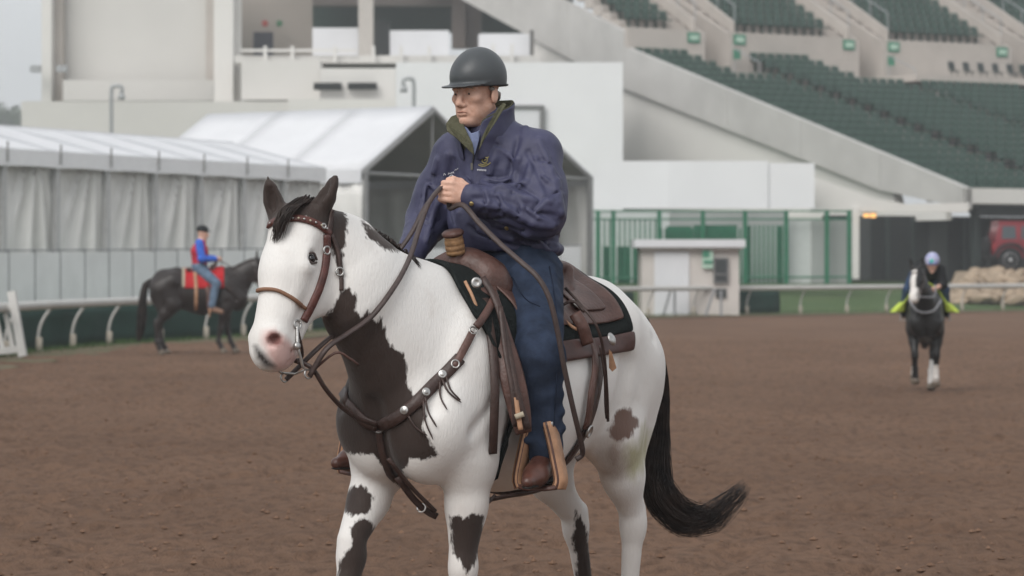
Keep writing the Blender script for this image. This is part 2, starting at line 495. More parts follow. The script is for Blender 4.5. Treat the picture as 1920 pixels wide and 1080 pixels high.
def screen(name, i0, i1, label, m=m_screen, z0=.06, z1=.80):
    s = [x for x in arc_sample(.5, i0, i1)]; v = []; f = []
    for k, (p, nn) in enumerate(s):
        w = .30 + .03 * math.sin(k * 1.9) + .02 * math.sin(k * .7)
        q = p + nn * w; z = gz1(q.x, q.y)
        for j in range(5): v.append((q.x + nn.x * .03 * math.sin(j + k * .8), q.y, z + z0 + (z1 - z0) * j / 4))
        if k:
            for j in range(4): f.append(((k-1)*5 + j, k*5 + j, k*5 + j + 1, (k-1)*5 + j + 1))
    o = mesh_obj(name, v, f, m, None, True); md = o.modifiers.new('t', 'SOLIDIFY'); md.thickness = .01
    tag(o, label, 'windscreen'); return o
# arc length of a photo column on the rail
_al = np.concatenate([[0], np.cumsum(np.linalg.norm(np.diff(_rx, axis=0), axis=1))]); _ax = 960 + _rx[:, 0] / _rx[:, 1] * FPX
def arc_at(px):
    k = np.argsort(_ax[12:]); return float(np.interp(px, _ax[12:][k], _al[12:][k]))
screen('windscreen', arc_at(-60), arc_at(1204), 'dark green fabric windscreen hung behind the rail below the white tents')
screen('windscreen', arc_at(1388), arc_at(1476), 'short dark green windscreen panel behind the rail next to the small booth')

# white slatted gate leaning at the rail's end
gate = empty('picket_gate', P(20, 668, 48.3), 'white slatted wooden gate panel propped at the end of the rail', 'gate')
def bar(a, b, w, t, m, parent, name, nrm=Vector((0, -1, 0))):
    return MB().ribbon([a, b], nrm, w, t).build(name, m, parent)
dG = 48.3
bar(P(22, 546, dG), P(43, 668, dG), .15, .10, m_white, gate, 'stile')
bar(P(-70, 560, dG - .3), P(-56, 680, dG - .3), .15, .10, m_white, gate, 'stile')
bar(P(-75, 581, dG - .05), P(30, 575, dG + .02), .10, .06, m_white, gate, 'crossbar')
bar(P(-62, 664, dG - .05), P(40, 655, dG + .02), .12, .06, m_white, gate, 'crossbar')
for k in range(5):
    x = 9 - k * 20
    bar(P(x, 578, dG + .08), P(x + 17, 660, dG + .08), .085, .04, m_white, gate, 'slat')

# ------------------------------------------------------------------ crowd barrier fence with white panels
m_barrier = mat('pale_grey_fabric_panel', (.82, .82, .83), .8, .2, vary=.06, scale=1.2, bump=.1, bscale=5)
m_bpost = mat('grey_barrier_post', (.27, .275, .29), .5, .3)
fence = empty('panel_fence', (-9, 66, .6), 'low fence of pale grey panels and grey posts in front of the white tents', 'fence')
fl = spline([P(-90, 470, 59.5), P(240, 468, 68), P(480, 466, 75), P(800, 463, 84), P(1128, 459, 92.5)], 14)
acc = [0]
for i in range(len(fl) - 1): acc.append(acc[-1] + (fl[i+1] - fl[i]).length)
def fat(s):
    i = max(0, min(len(acc) - 2, int(np.searchsorted(acc, s)) - 1)); return fl[i].lerp(fl[i+1], (s - acc[i]) / (acc[i+1] - acc[i]))
s = 0
while s + 1.3 < acc[-1]:
    a, b = fat(s), fat(s + 1.3); za, zb = gz1(a.x, a.y), gz1(b.x, b.y)
    n_ = (b - a).cross(Vector((0, 0, 1))).normalized() * .02
    MB().prism([a.lerp(b, .03) - Vector((0, 0, .05)), a.lerp(b, .97) - Vector((0, 0, .05)), Vector((b.x, b.y, zb + .05)).lerp(Vector((a.x, a.y, za + .05)), .03), Vector((a.x, a.y, za + .05)).lerp(Vector((b.x, b.y, zb + .05)), .03)], n_).build('panel', m_barrier, fence)
    MB().tube([Vector((a.x, a.y, za - .05)), a + Vector((0, 0, .03))], .028, 6).build('post', m_bpost, fence)
    MB().tube([a, b], .022, 6).build('top_tube', m_bpost, fence)
    s += 1.3

# ------------------------------------------------------------------ tents
m_tent = mat('white_tent_vinyl', (.66, .665, .69), .5, .3, vary=.04, scale=.8, bump=.05, bscale=3)
m_tentw = mat('tent_wall_fabric', (.74, .73, .71), .75, .2, vary=.07, scale=1.0)
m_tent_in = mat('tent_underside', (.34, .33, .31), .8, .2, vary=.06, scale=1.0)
m_alu = mat('tent_frame_aluminium', (.30, .30, .30), .5, .4, metal=.3)
def quad(a, b, c, d, m, name, parent, thick=.03, nrm=None):
    a, b, c, d = (Vector(x) for x in (a, b, c, d)); n_ = (b - a).cross(d - a).normalized() * thick
    return MB().prism([a, b, c, d], n_).build(name, m, parent)
lt = empty('marquee_tent', (-12, 88, 1.0), 'long low white marquee tent with draped walls behind the panel fence', 'tent')
LA, LB_ = P(-205, 306, 64.5), P(612, 342, 82)
LA.z = LB_.z = 4.05
tdir = (LB_ - LA).normalized(); tn = Vector((tdir.y, -tdir.x, 0))        # towards the track
if tn.y > 0: tn = -tn
Lt = (LB_ - LA).length
nb = int(Lt / 2.12); bay = Lt / nb
VAL = .42
for k in range(nb):
    a, b = LA + tdir * bay * k, LA + tdir * bay * (k + 1)
    # valance with a sagging lower edge
    v = []; f = []
    for j in range(9):
        t = j / 8; p = a.lerp(b, t); sag = .025 * math.sin(math.pi * t) 
        v += [p + Vector((0, 0, sag)), p + Vector((0, 0, VAL))]
        if j: f.append((2*j - 2, 2*j, 2*j + 1, 2*j - 1))
    o = mesh_obj('valance', v, f, mat('valance_white', (.82, .82, .84), .5, .3, vary=.04), lt, False); o.modifiers.new('t', 'SOLIDIFY').thickness = .03
    MB().tube([a + Vector((0, 0, .1)) + tn * .03, a + Vector((0, 0, VAL + .18)) + tn * .03], .03, 6).build('valance_seam', m_alu, lt)
    # draped wall: gathered toward one side, folds fanning out
    v = []; f = []; n1, n2 = 40, 16; wb = a.lerp(b, -.03) - tn * .26; we = a.lerp(b, 1.03) - tn * .26
    for i in range(n1 + 1):
        for j in range(n2 + 1):
            t, u = i / n1, j / n2
            x0 = .93 - (.10 + .05 * (k % 3)) * u                      # gathered high at one side, falling in diagonal folds
            ph = 17 * (t - x0) / (.22 + .95 * (1 - u)) + k * 1.3
            amp = .22 * math.exp(-((t - x0 + .32 * (1 - u)) / .42) ** 2) * math.sin(math.pi * min(1, max(0, t))) ** .5 * (1, .8, 1.15)[k % 3]
            q = wb.lerp(we, t); z = LA.z + .25 + (0.75 - (LA.z + .25)) * (1 - u)
            v.append(q + tn * (amp * math.sin(ph) - .06 * math.sin(math.pi * t) + .04 * math.sin(3 * u + k) * math.sin(math.pi * t)) + Vector((0, 0, z - q.z)))
    for i in range(n1):
        for j in range(n2): f.append((i*(n2+1) + j, (i+1)*(n2+1) + j, (i+1)*(n2+1) + j + 1, i*(n2+1) + j + 1))
    o = mesh_obj('wall_drape', v, f, m_tentw, lt, True); o.modifiers.new('t', 'SOLIDIFY').thickness = .01
    MB().box(Vector((a.x, a.y, (LA.z + 1.0) / 2)) - tn * .12, (.14, .14, LA.z - 1.0), math.atan2(tdir.y, tdir.x)).build('leg', mat('tent_leg_paint', (.46, .46, .46), .5, .3), lt)
    # roof bay, slightly hollow between the seams
    v = []; f = []
    for i in range(7):
        for j in range(7):
            t, u = i / 6, j / 6; q = a.lerp(b, t) - tn * 3.2 * u
            v.append(q + Vector((0, 0, VAL + .80 * u - .10 * math.sin(math.pi * t) * math.sin(math.pi * u))))
    for i in range(6):
        for j in range(6): f.append((i*7 + j, (i+1)*7 + j, (i+1)*7 + j + 1, i*7 + j + 1))
    o = mesh_obj('roof_panel', v, f, m_tent, lt, True); o.modifiers.new('t', 'SOLIDIFY').thickness = .02
    quad(a - tn * 3.2 + Vector((0, 0, VAL + .80)), b - tn * 3.2 + Vector((0, 0, VAL + .80)), b - tn * 6.4 + Vector((0, 0, VAL)), a - tn * 6.4 + Vector((0, 0, VAL)), m_tent, 'roof_panel', lt)
for e_ in (LA, LB_):
    q0, q1 = e_ - tn * .2, e_ - tn * 6.3
    MB().prism([Vector((q0.x, q0.y, .7)), Vector((q1.x, q1.y, .7)), q1 + Vector((0, 0, VAL)), e_ - tn * 3.2 + Vector((0, 0, VAL + .78)), q0 + Vector((0, 0, VAL))], tdir * .03).build('end_wall', m_tentw, lt)
quad(LA - tn * 6 + Vector((0, 0, 0)), LB_ - tn * 6, LB_ - tn * 6 - Vector((0, 0, 3.6)), LA - tn * 6 - Vector((0, 0, 3.6)), m_tentw, 'rear_wall', lt)

def gable_tent(name, apex, rdir, w, rise, L, label, bays=3):
    """apex: front ridge point; rdir: horizontal ridge direction going back; w: half width"""
    rdir = Vector((*rdir, 0)).normalized(); g = Vector((rdir.y, -rdir.x, 0))
    if g.y > 0: g = -g                                   # g: toward the viewer's side
    base = gz1(apex.x, apex.y) ; ez = apex.z - rise
    t = empty(name, (apex.x, apex.y, base), label, 'tent')
    for sgn in (1, -1):
        for k in range(bays):
            a0, a1 = L * k / bays, L * (k + 1) / bays; v = []; f = []
            for i in range(6):
                for j in range(6):
                    q = apex + rdir * (a0 + (a1 - a0) * i / 5) + g * sgn * w * j / 5; q.z = apex.z - rise * j / 5 - .07 * math.sin(math.pi * i / 5) * math.sin(math.pi * j / 5); v.append(q)
            for i in range(5):
                for j in range(5):
                    q = (i*6 + j, (i+1)*6 + j, (i+1)*6 + j + 1, i*6 + j + 1); f.append(q if sgn > 0 else q[::-1])
            o = mesh_obj('roof_panel', v, f, m_tent, t, True); md = o.modifiers.new('t', 'SOLIDIFY'); md.thickness = .03; md.offset = 1
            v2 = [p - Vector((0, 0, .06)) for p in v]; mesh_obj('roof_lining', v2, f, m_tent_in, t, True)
            e0 = apex + rdir * a0 + g * sgn * w; e1 = apex + rdir * a1 + g * sgn * w; e0.z = e1.z = ez
            v = []; f = []
            for i in range(13):
                for j in range(9):
                    q = e0.lerp(e1, i / 12); q.z = ez - .3 + (base - ez + .3) * j / 8; v.append(q + g * sgn * (.07 * math.sin(i * 1.7 + j * .5 + k * 2) * (1 - j / 12) - .05))
            for i in range(12):
                for j in range(8): f.append((i*9 + j, (i+1)*9 + j, (i+1)*9 + j + 1, i*9 + j + 1))
            o = mesh_obj('side_wall', v, f, m_tentw, t, True); o.modifiers.new('t', 'SOLIDIFY').thickness = .02
            quad(e0 + g * sgn * .05 - Vector((0, 0, .38)), e1 + g * sgn * .05 - Vector((0, 0, .38)), e1 + g * sgn * .05 + Vector((0, 0, .02)), e0 + g * sgn * .05 + Vector((0, 0, .02)), m_tent, 'valance', t, .02)
            for e in ((e0, e1) if k == bays - 1 else (e0,)):
                MB().box(Vector((e.x, e.y, (ez + base) / 2)) - g * sgn * .15, (.16, .16, ez - base), math.atan2(g.y, g.x)).build('leg', m_alu, t)
    for a0 in (0.02, L):
        for sgn in (1, -1):
            e = apex + rdir * a0 + g * sgn * w; e.z = ez
            MB().tube([apex + rdir * a0 - Vector((0, 0, .12)), e - Vector((0, 0, .10))], .08, 6).build('rafter', m_alu, t)
    e0 = apex + rdir * .05 + g * w * .98; e1 = apex + rdir * .05 - g * w * .98; e0.z = e1.z = ez - .08
    MB().tube([e0, e1], .06, 6).build('tie_beam', m_alu, t)
    MB().tube([apex.lerp(e0, .0) - Vector((0, 0, .1)) + rdir * .05, e0.lerp(e1, .5)], .04, 6).build('king_post', m_alu, t)
    # inner back wall and curtain set inside the mouth
    q0 = apex + rdir * (L - .3) + g * w * .97; q1 = apex + rdir * (L - .3) - g * w * .97
    v = []; f = []
    for i in range(25):
        for j in range(9):
            q = q0.lerp(q1, i / 24); q.z = base + (ez - .1 - base) * j / 8; v.append(q + rdir * (.06 * math.sin(i * 1.3 + j * .3)))
    for i in range(24):
        for j in range(8): f.append((i*9 + j, (i+1)*9 + j, (i+1)*9 + j + 1, i*9 + j + 1))
    mesh_obj('rear_wall', v, f, m_tentw, t, True)
    a = apex + rdir * (L - .3); a.z -= .1; q0.z = q1.z = ez - .1
    MB().prism([a, q0, q1], rdir * .03).build('rear_gable', m_tentw, t)
    return t
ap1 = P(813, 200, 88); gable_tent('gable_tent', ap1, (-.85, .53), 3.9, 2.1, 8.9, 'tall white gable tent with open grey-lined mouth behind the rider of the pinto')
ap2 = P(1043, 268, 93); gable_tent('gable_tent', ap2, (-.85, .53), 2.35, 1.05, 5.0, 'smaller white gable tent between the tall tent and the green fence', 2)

# ------------------------------------------------------------------ grandstand
m_annex = mat('white_hoarding_paint', (.76, .765, .78), .6, .25, vary=.04, scale=.3, detail=7)
m_conc = mat('pale_concrete', (.47, .46, .445), .85, .2, vary=.10, scale=.5, bump=.15, bscale=6, detail=8)
m_conc2 = mat('beige_concrete', (.46, .42, .385), .85, .2, vary=.10, scale=.5, bump=.1, bscale=6, detail=8)
m_wallw = mat('off_white_wall', (.66, .645, .62), .8, .2, vary=.05, scale=.25, detail=8)
m_wallb = mat('warm_white_wall', (.60, .585, .56), .8, .2, vary=.05, scale=.2, detail=8)
m_seat = mat('dark_green_seat', (.020, .050, .038), .5, .35, vary=.25, scale=3)
m_dark = mat('dark_interior', (.020, .023, .023), .8, .2, vary=.2)
m_darkg = mat('dark_green_screen', (.016, .034, .028), .8, .2, vary=.2)
a_st = math.radians(29)
SR = Vector((math.cos(a_st), math.sin(a_st), 0)); ST = Vector((-math.sin(a_st), math.cos(a_st), 0))
S0 = P(1812, 353, 117); S0z = S0.z
def SP(r, t, z): return Vector((S0.x, S0.y, 0)) + SR * r + ST * t + Vector((0, 0, z))
TK = 27.4
def deck_z(t): return S0z - .75 + .2835 * t
stand = empty('grandstand', SP(5, 10, 1.2), 'concrete grandstand with banks of dark green seats and a sloping end wall', 'grandstand')
# end wall below the raking parapet, then the parapet itself
def top_z(t): return S0z + .2835 * t if t < TK else S0z + .2835 * TK + .75 + .34 * (t - TK)
ts = [0, 6, 12, 18, TK - .001, TK, 33, 39, 46, 52]
MB().prism([SP(.35, 4.2, 1.0), SP(.35, 37.6, 1.0)] + [SP(.35, t, top_z(t) - .5) for t in (37.6, 33, TK + .01, TK - .01, 18, 12, 6)], SR * .5).build('end_wall', m_wallw, stand)
low = lambda t: top_z(t) - (1.50 + .022 * t) if t < TK else top_z(t) - 2.85
for i in range(len(ts) - 1):
    a, b = ts[i], ts[i+1]
    if b - a < .01: continue
    la, lb = max(low(a), S0z - .85), max(low(b), S0z - .85)
    MB().prism([SP(0, a, la), SP(0, b - .03, lb), SP(0, b - .03, top_z(b)), SP(0, a, top_z(a))], SR * .30).build('parapet_panel', m_conc, stand)
MB().prism([SP(.1, 1.5, S0z - 1.3), SP(.1, 30, S0z - 1.3), SP(.1, 30, S0z - .86), SP(.1, 1.5, S0z - .86)], SR * .3).build('ledge', m_wallw, stand)
# front fascia and soffit
MB().prism([SP(0, 0, S0z - .62), SP(34, 0, S0z - .62), SP(34, 0, S0z + .02), SP(0, 0, S0z + .02)], ST * .3).build('front_fascia', m_wallw, stand)
MB().prism([SP(.8, .3, S0z - .75), SP(34, .3, S0z - .75), SP(34, 27, S0z - .95 + 27 * .28), SP(.8, 27, S0z - .95 + 27 * .28)], Vector((0, 0, -.4))).build('raking_slab', m_dark, stand)
# terraces (concrete steps)
NROW = 20; DR = 1.322
for i in range(NROW):
    t0 = .7 + DR * i; z = deck_z(t0) - .02
    MB().box(SP(17.5, t0 + DR / 2, z - .15), (34.0, DR - .006, .30), a_st).build('terrace_step', m_conc2, stand)
WT = .7 + DR * NROW; WZ = deck_z(WT)
# seats
seat_me = None
def make_seat_mesh():
    b = MB()
    b.prism([(-.235, 0, .40), (.235, 0, .40), (.235, .40, .43), (-.235, .40, .43)], (0, -.01, .06))
    b.prism([(-.225, .38, .44), (.225, .38, .44), (.205, .47, .80), (-.205, .47, .80)], (0, .05, .012))
    b.box((0, .36, .20), (.09, .10, .42))
    n0 = len(b.f); b.box((0, .505, .835), (.40, .075, .055))  # cap in a lighter colour, painting a highlight along the top edge of the back
    o = b.build('seat', m_seat); me = o.data; me.materials.append(mat('seat_top_highlight', (.070, .130, .100), .45, .4, vary=.2, scale=4))
    for p in me.polygons:
        if p.index >= n0: p.material_index = 1
    me.transform(Matrix.Diagonal((1.0, 1.15, 1.18, 1)))
    bpy.data.objects.remove(o); return me
seat_me = make_seat_mesh()
sv = np.array([v.co[:] for v in seat_me.vertices]); sf = [tuple(p.vertices) for p in seat_me.polygons]
seats = []
def seat_at(r, t, z): seats.append((SP(r, t, z), r, t))
AIS = [(6.4, .75), (13.6, .75), (21.5, .75)]
def in_frame(p, mg=60):
    x = 960 + p.x / p.y * FPX; y = HOR - (p.z + .6 - CAM_H) / p.y * FPX; return -mg < x < 2900 and y > -160
for i in range(NROW):
    t0 = .7 + DR * i; z = deck_z(t0) + .13; r = .65
    while r < 33:
        ok = all(abs(r - c) > w for c, w in AIS)
        if i > NROW - 6:
            for c in (6.4, 13.6, 21.5):
                if c - 2.6 - (i - NROW + 6) * .0 < r < c and i > NROW - 5: ok = False
        if i > NROW - 5 and 14.3 < r < 25: ok = False
        if ok: seat_at(r, t0 + .62, z)
        r += .53
# wall behind the lower bank with openings, signs
m_sign = mat('green_sign', (.05, .22, .14), .5, .3); m_signw = mat('sign_pale', (.40, .56, .46), .5, .3)
WH = 1.72
def wall_r(px):  # photo column -> r along the wall line
    A = SP(0, WT, 0); k = (px - 960) / FPX
    return (k * A.y - A.x) / (SR.x - k * SR.y)
for x0, x1 in ((1176, 1322), (1368, 1611), (1657, 1898), (1944, 2200)):
    r0, r1 = wall_r(x0), wall_r(x1)
    w = MB().prism([SP(r0, WT, WZ - .6), SP(r1, WT, WZ - .6), SP(r1, WT, WZ + WH), SP(r0, WT, WZ + WH)], ST * .25).build('back_wall', m_conc2, stand)
    for xs_ in ([x1 - 22] if x0 == 1176 else [x0 + 18, x1 - 20]):
        r = wall_r(xs_)
        c = SP(r, WT - .04, WZ + WH - .32)
        s_ = MB().box(c, (.72, .06, .52), a_st).build('sign', m_sign, w)
        MB().box(SP(r, WT - .085, WZ + WH - .32), (.50, .02, .26), a_st).build('sign', m_signw, w)
    # slanted wing walls and floor of the passage
    if x1 < 2000:
        ra = wall_r(x1); rb = wall_r(x1 + 46)
        MB().prism([SP(ra, WT + .26, WZ - .6), SP(ra, WT + 7, WZ - .6), SP(ra, WT + 7, WZ + WH + 3.0), SP(ra, WT + .26, WZ + WH + .05)], SR * -.2).build('passage_wall', m_conc2, stand)
        MB().prism([SP(rb, WT + .26, WZ - .6), SP(rb, WT + 7, WZ - .6), SP(rb, WT + 7, WZ + WH + 3.0), SP(rb, WT + .26, WZ + WH + .05)], SR * .2).build('passage_wall', m_conc2, stand)
        MB().prism([SP(ra, WT + 6.8, WZ - .6), SP(rb, WT + 6.8, WZ - .6), SP(rb, WT + 6.8, WZ + WH + 3), SP(ra, WT + 6.8, WZ + WH + 3)], ST * .2).build('passage_wall', m_dark, stand)
        MB().box(SP((ra + rb) / 2, WT + 3, WZ - .5), (rb - ra, 7, .2), a_st).build('passage_floor', m_conc, stand)
        # stair rails with a small sign at the opening
        pr = [SP(rb + .1, WT - .3, WZ + .9), SP(rb + .1, WT - 2.6, WZ + .05), SP(rb + .1, WT - 2.6, WZ - .8)]
        MB().tube(pr, .03, 6).build('stair_rail', m_galv, stand); MB().tube([SP(rb + .1, WT - .3, WZ + .9), SP(rb + .1, WT - .3, WZ - .3)], .03, 6).build('stair_rail', m_galv, stand)
        MB().box(SP(rb + .15, WT - .45, WZ + .62), (.42, .05, .5), a_st).build('sign', m_sign, stand)
# upper bank
for k in range(9):
    t0 = WT + .4 + .85 * k; z = WZ + WH + .10 + .44 * k
    edges = [(0.3, wall_r(1322) - .15), (wall_r(1368) + .15, wall_r(1611) - .15), (wall_r(1657) + .15, wall_r(1898) - .15), (wall_r(1944) + .15, 34)]
    if k > 6: edges = [(0.3, 34)]
    for r0, r1 in edges:
        MB().box(SP((r0 + r1) / 2, t0 + .42, z - .25), (r1 - r0, .845, .5), a_st).build('terrace_step', m_conc2, stand)
        g0 = r0 + (.5 if r0 < 1 else 1.0); g1 = r1 - 1.25
        r = g0
        while r < g1 and k >= 0:
            seat_at(r, t0 + .30, z - .02); r += .53
for i, c in enumerate(edges): pass
for x1 in (1322, 1611, 1898):       # sloping hand rails and stair flanks beside each passage
    for xo in (-16, 58):
        r = wall_r(x1 + xo)
        MB().prism([SP(r, WT + .3, WZ + WH), SP(r, WT + 7, WZ + WH + 3.4), SP(r, WT + 7, WZ + WH + 4.1), SP(r, WT + .3, WZ + WH + .62)], SR * .12).build('stair_flank', m_conc2, stand)
        for j in range(4):
            tt = WT + .6 + j * 1.6; zz = WZ + WH + .3 + .5 * (tt - WT)
            MB().tube([SP(r + .3, tt, zz), SP(r + .3, tt, zz + .95)], .03, 6).build('rail_post', m_galv, stand)
        MB().tube([SP(r + .3, WT + .6, WZ + WH + 1.5), SP(r + .3, WT + 6.4, WZ + WH + 4.4)], .03, 6).build('hand_rail', m_galv, stand)
seats = [s_ for s_ in seats if in_frame(s_[0], 0) and 1000 < 960 + s_[0].x / s_[0].y * FPX]
seats.sort(key=lambda s_: s_[0].y)
for p, r, t in seats[:300]:
    o = bpy.data.objects.new('seat', seat_me); COL.objects.link(o); o.parent = stand; o.matrix_parent_inverse = stand.matrix_basis.inverted()
    o.location = p; o.rotation_euler = (0, 0, a_st)
ca, sa = math.cos(a_st), math.sin(a_st)
Vs = []; Fs = []; nv = len(sv)
rot = sv @ np.array([[ca, sa, 0], [-sa, ca, 0], [0, 0, 1]])
for i, (p, r, t) in enumerate(seats[300:]):
    Vs.append(rot + np.array(p)); Fs += [tuple(j + i * nv for j in f_) for f_ in sf]
if Vs:
    o = mesh_obj('seat_bank', np.concatenate(Vs), Fs, m_seat, stand); tag(o, kind='stuff')
    o.data.materials.append(bpy.data.materials['seat_top_highlight']); mi = [p.material_index for p in seat_me.polygons]; o.data.polygons.foreach_set('material_index', mi * len(Vs))
# loose chairs on the platform under the wall
MB().box(SP(20.5, WT - 2.2, WZ - .50), (11.5, 4.2, .36), a_st).build('platform', m_conc2, stand)
m_chair = mat('dark_folding_chair', (.022, .032, .032), .5, .3)
def chair(r, t, z):
    ch = empty('folding_chair', SP(r, t, z), 'dark folding chair lined up on the platform under the concrete back wall', 'chair', 'folding chairs on the platform')
    MB().box(SP(r, t, z + .45), (.42, .42, .05), a_st).build('seat', m_chair, ch)
    MB().prism([SP(r - .21, t + .20, z + .52), SP(r + .21, t + .20, z + .52), SP(r + .19, t + .32, z + .98), SP(r - .19, t + .32, z + .98)], ST * .04).build('backrest', m_chair, ch)
    for dr in (-.19, .19):
        for dt in (-.18, .18): MB().tube([SP(r + dr, t + dt, z), SP(r + dr * .9, t - dt * .3, z + .45)], .016, 5).build('leg', m_chair, ch)
rp0 = wall_r(1750)
for k in range(8): chair(rp0 + .25 + k * .98, WT - 1.5, WZ - .32)
# dark concourse under the stand
MB().prism([SP(-4.6, 3.6, 1.0), SP(34, 3.6, 1.0), SP(34, 3.6, S0z - 1.1), SP(-4.6, 3.6, S0z - 1.1)], ST * .2).build('concourse_wall', m_dark, stand)
m_dpanel = mat('dark_green_panel', (.026, .036, .034), .6, .3, vary=.2)
for k, r in enumerate(np.arange(-4.2, 16, 1.35)):
    MB().box(SP(r, 3.45, (S0z - 1.1 + 1.0) / 2), ((.10, .9, .16)[k % 3], .1, S0z - 2.2), a_st).build('concourse_panel', m_dpanel if k % 3 != 1 else mat('dark_grey_panel', (.05, .055, .055), .6, .3), stand)
for r in (1.4, 9.5): MB().box(SP(r, 1.2, (S0z + .4) / 2), (.3, .3, S0z - 1.5), a_st).build('pillar', m_dpanel, stand)
# white post and soffit beam at the mouth of the concourse
pb = P(1604, 516, 113); zt = P(1604, 396, 113).z
MB().box((pb.x, pb.y, (pb.z + zt) / 2), (.27, .27, zt - pb.z + .3)).build('white_post', m_wallw, stand)
a = P(1114, 398, 113); b = P(1816, 397, 113.5)
MB().prism([P(1520, 398, 113), P(1816, 398, 113), P(1816, 380, 113), P(1700, 383, 113), P(1640, 372, 113), P(1520, 330, 113)], (0, .4, 0)).build('soffit_beam', m_wallw, stand)
lampm = mat('lit_amber_lamp', (1.0, .52, .16), .4, .3, emit=.75, vary=.02)
lp = empty('ceiling_lamp', P(1630, 404, 112.6), 'small lit amber lamp under the soffit beside the white post', 'lamp')
MB().box(P(1624, 404, 112.6), (.20, .2, .14)).build('bulb', lampm, lp); MB().box(P(1637, 404, 112.6), (.20, .2, .16)).build('bulb', lampm, lp)
MB().box(P(1630, 399, 112.6), (.60, .25, .05)).build('housing', m_dark, lp)

# ------------------------------------------------------------------ service building behind the tents
bld = empty('white_building', P(600, 300, 130), 'large plain white building with tall columns and open upper floor behind the tents', 'building')
def fac(name, x0, y0, x1, y1, d, m, depth=6.0, parent=None):
    """wall block whose front face covers the given photo box at distance d"""
    a, b = P(x0, y1, d), P(x1, y0, d)
    return MB().box(((a.x + b.x) / 2, d + depth / 2, (a.z + b.z) / 2), (b.x - a.x, depth, b.z - a.z)).build(name, m, parent or bld)
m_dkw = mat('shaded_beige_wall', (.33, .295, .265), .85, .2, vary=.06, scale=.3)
fac('wall', 117, -120, 386, 540, 152, m_wallb, 12)
fac('column', 78, -120, 96, 540, 150, m_wallw, 1.2)
fac('wall', 96, -120, 117.2, 540, 151, m_conc2, 8)
fac('pilaster', 386.2, -120, 402, 170, 151.5, m_conc2, 3)
fac('column', 401, -120, 437, 300, 146, m_wallw, 1.2)
fac('column', 440, -120, 451, 300, 147, m_wallw, .6)
fac('parapet', 40, 190, 560, 420, 138, m_wallb, 9)
fac('parapet', 540, 186, 745, 420, 137, m_wallw, 9)
fac('parapet', 118, 150, 400, 189, 149, m_wallb, 2)
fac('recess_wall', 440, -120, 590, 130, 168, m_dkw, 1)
fac('screen', 475, 60, 512, 108, 166, mat('dark_screen', (.03, .031, .045), .3, .5), .3)
fac('floor_slab', 440, 104, 1010, 118, 143, m_wallb, 22)
fac('dark_bay', 586, -120, 1075, 60, 166, m_darkg, 1)
fac('dark_beam', 586, -120, 1012, 10, 163, mat('beam_brown', (.10, .088, .08), .8, .2), 1)
fac('column', 672, -120, 699, 118, 146, mat('column_beige', (.46, .43, .40), .8, .2), 1.2)
fac('dark_bay', 700, 40, 730, 112, 156, m_dark, 1)
fac('column', 847, -120, 872, 90, 161, mat('column_brown', (.12, .10, .09), .8, .2), 1); fac('column', 872.3, -120, 902, 90, 162, mat('column_brown2', (.085, .072, .066), .8, .2), 1)
fac('white_panel', 586, 52, 671, 118, 148, m_tent, .3); fac('white_panel', 731, 57, 842, 135, 147, m_tent, .3); fac('white_panel', 897, 64, 993, 135, 147, m_tent, .3)
fac('pillar', 993.5, 56, 1001, 120, 146, mat('dark_pillar', (.12, .115, .11), .7, .2), .6)
fac('upper_block', 452, 112, 600, 187, 141, m_wallb, 6)
fac('roof_unit', 600.5, 128, 742, 186, 140, m_wallw, 6)
fac('vent', 588, 155, 640, 168, 139.4, m_dark, .5); fac('vent', 652, 155, 706, 167, 139.4, m_dark, .5)
fac('annex', 742.5, 117, 1168, 420, 131, m_annex, 8)
fr_ = fac('door', 955, 204, 1012, 262, 130.8, m_tent, .1); fac('door_frame', 1012.2, 197, 1021, 262, 130.7, mat('grey_frame', (.16, .16, .16), .6, .3), .2, fr_); fac('door_frame', 952, 197, 1012, 203.5, 130.7, mat('grey_frame', (.16, .16, .16)), .2, fr_)
for x in (497, 548, 628, 700, 752, 805, 925, 960):
    fac('railing_post', x - 3, 86 if x < 900 else 82, x + 3, 118, 142.6, m_wallw, .15)
fac('railing', 452, 92, 668, 97, 142.7, m_wallw, .06)
for x, c in ((497, (.35, .07, .06)), (524, (.05, .16, .08))):
    p = P(x, 44, 167); MB().lathe(p, (0, -1, 0), [(.20, 0), (.20, .06), (.16, .08)], 14).build('sign', mat('round_sign_%d' % x, c), bld)
for (x, y0, y1) in ((67, 123, 135), (116, 122, 136)):
    MB().box(P(x, (y0 + y1) / 2, 149), (.55, .4, .35)).build('floodlight', m_galv, bld)
# white hoarding over the green fence
wh = empty('white_hoarding', P(1320, 390, 111.5), 'broad plain white hoarding above the green steel fence', 'hoarding')
for x0, x1, d in ((1112, 1255, 111.6), (1255.4, 1440, 111.4), (1440.4, 1527, 111.5)):
    a, b = P(x0, 391, d), P(x1, 302 if x0 < 1300 else 306, d); MB().box(((a.x + b.x) / 2, d, (a.z + b.z) / 2), (b.x - a.x, .15, b.z - a.z)).build('panel', m_annex, wh)
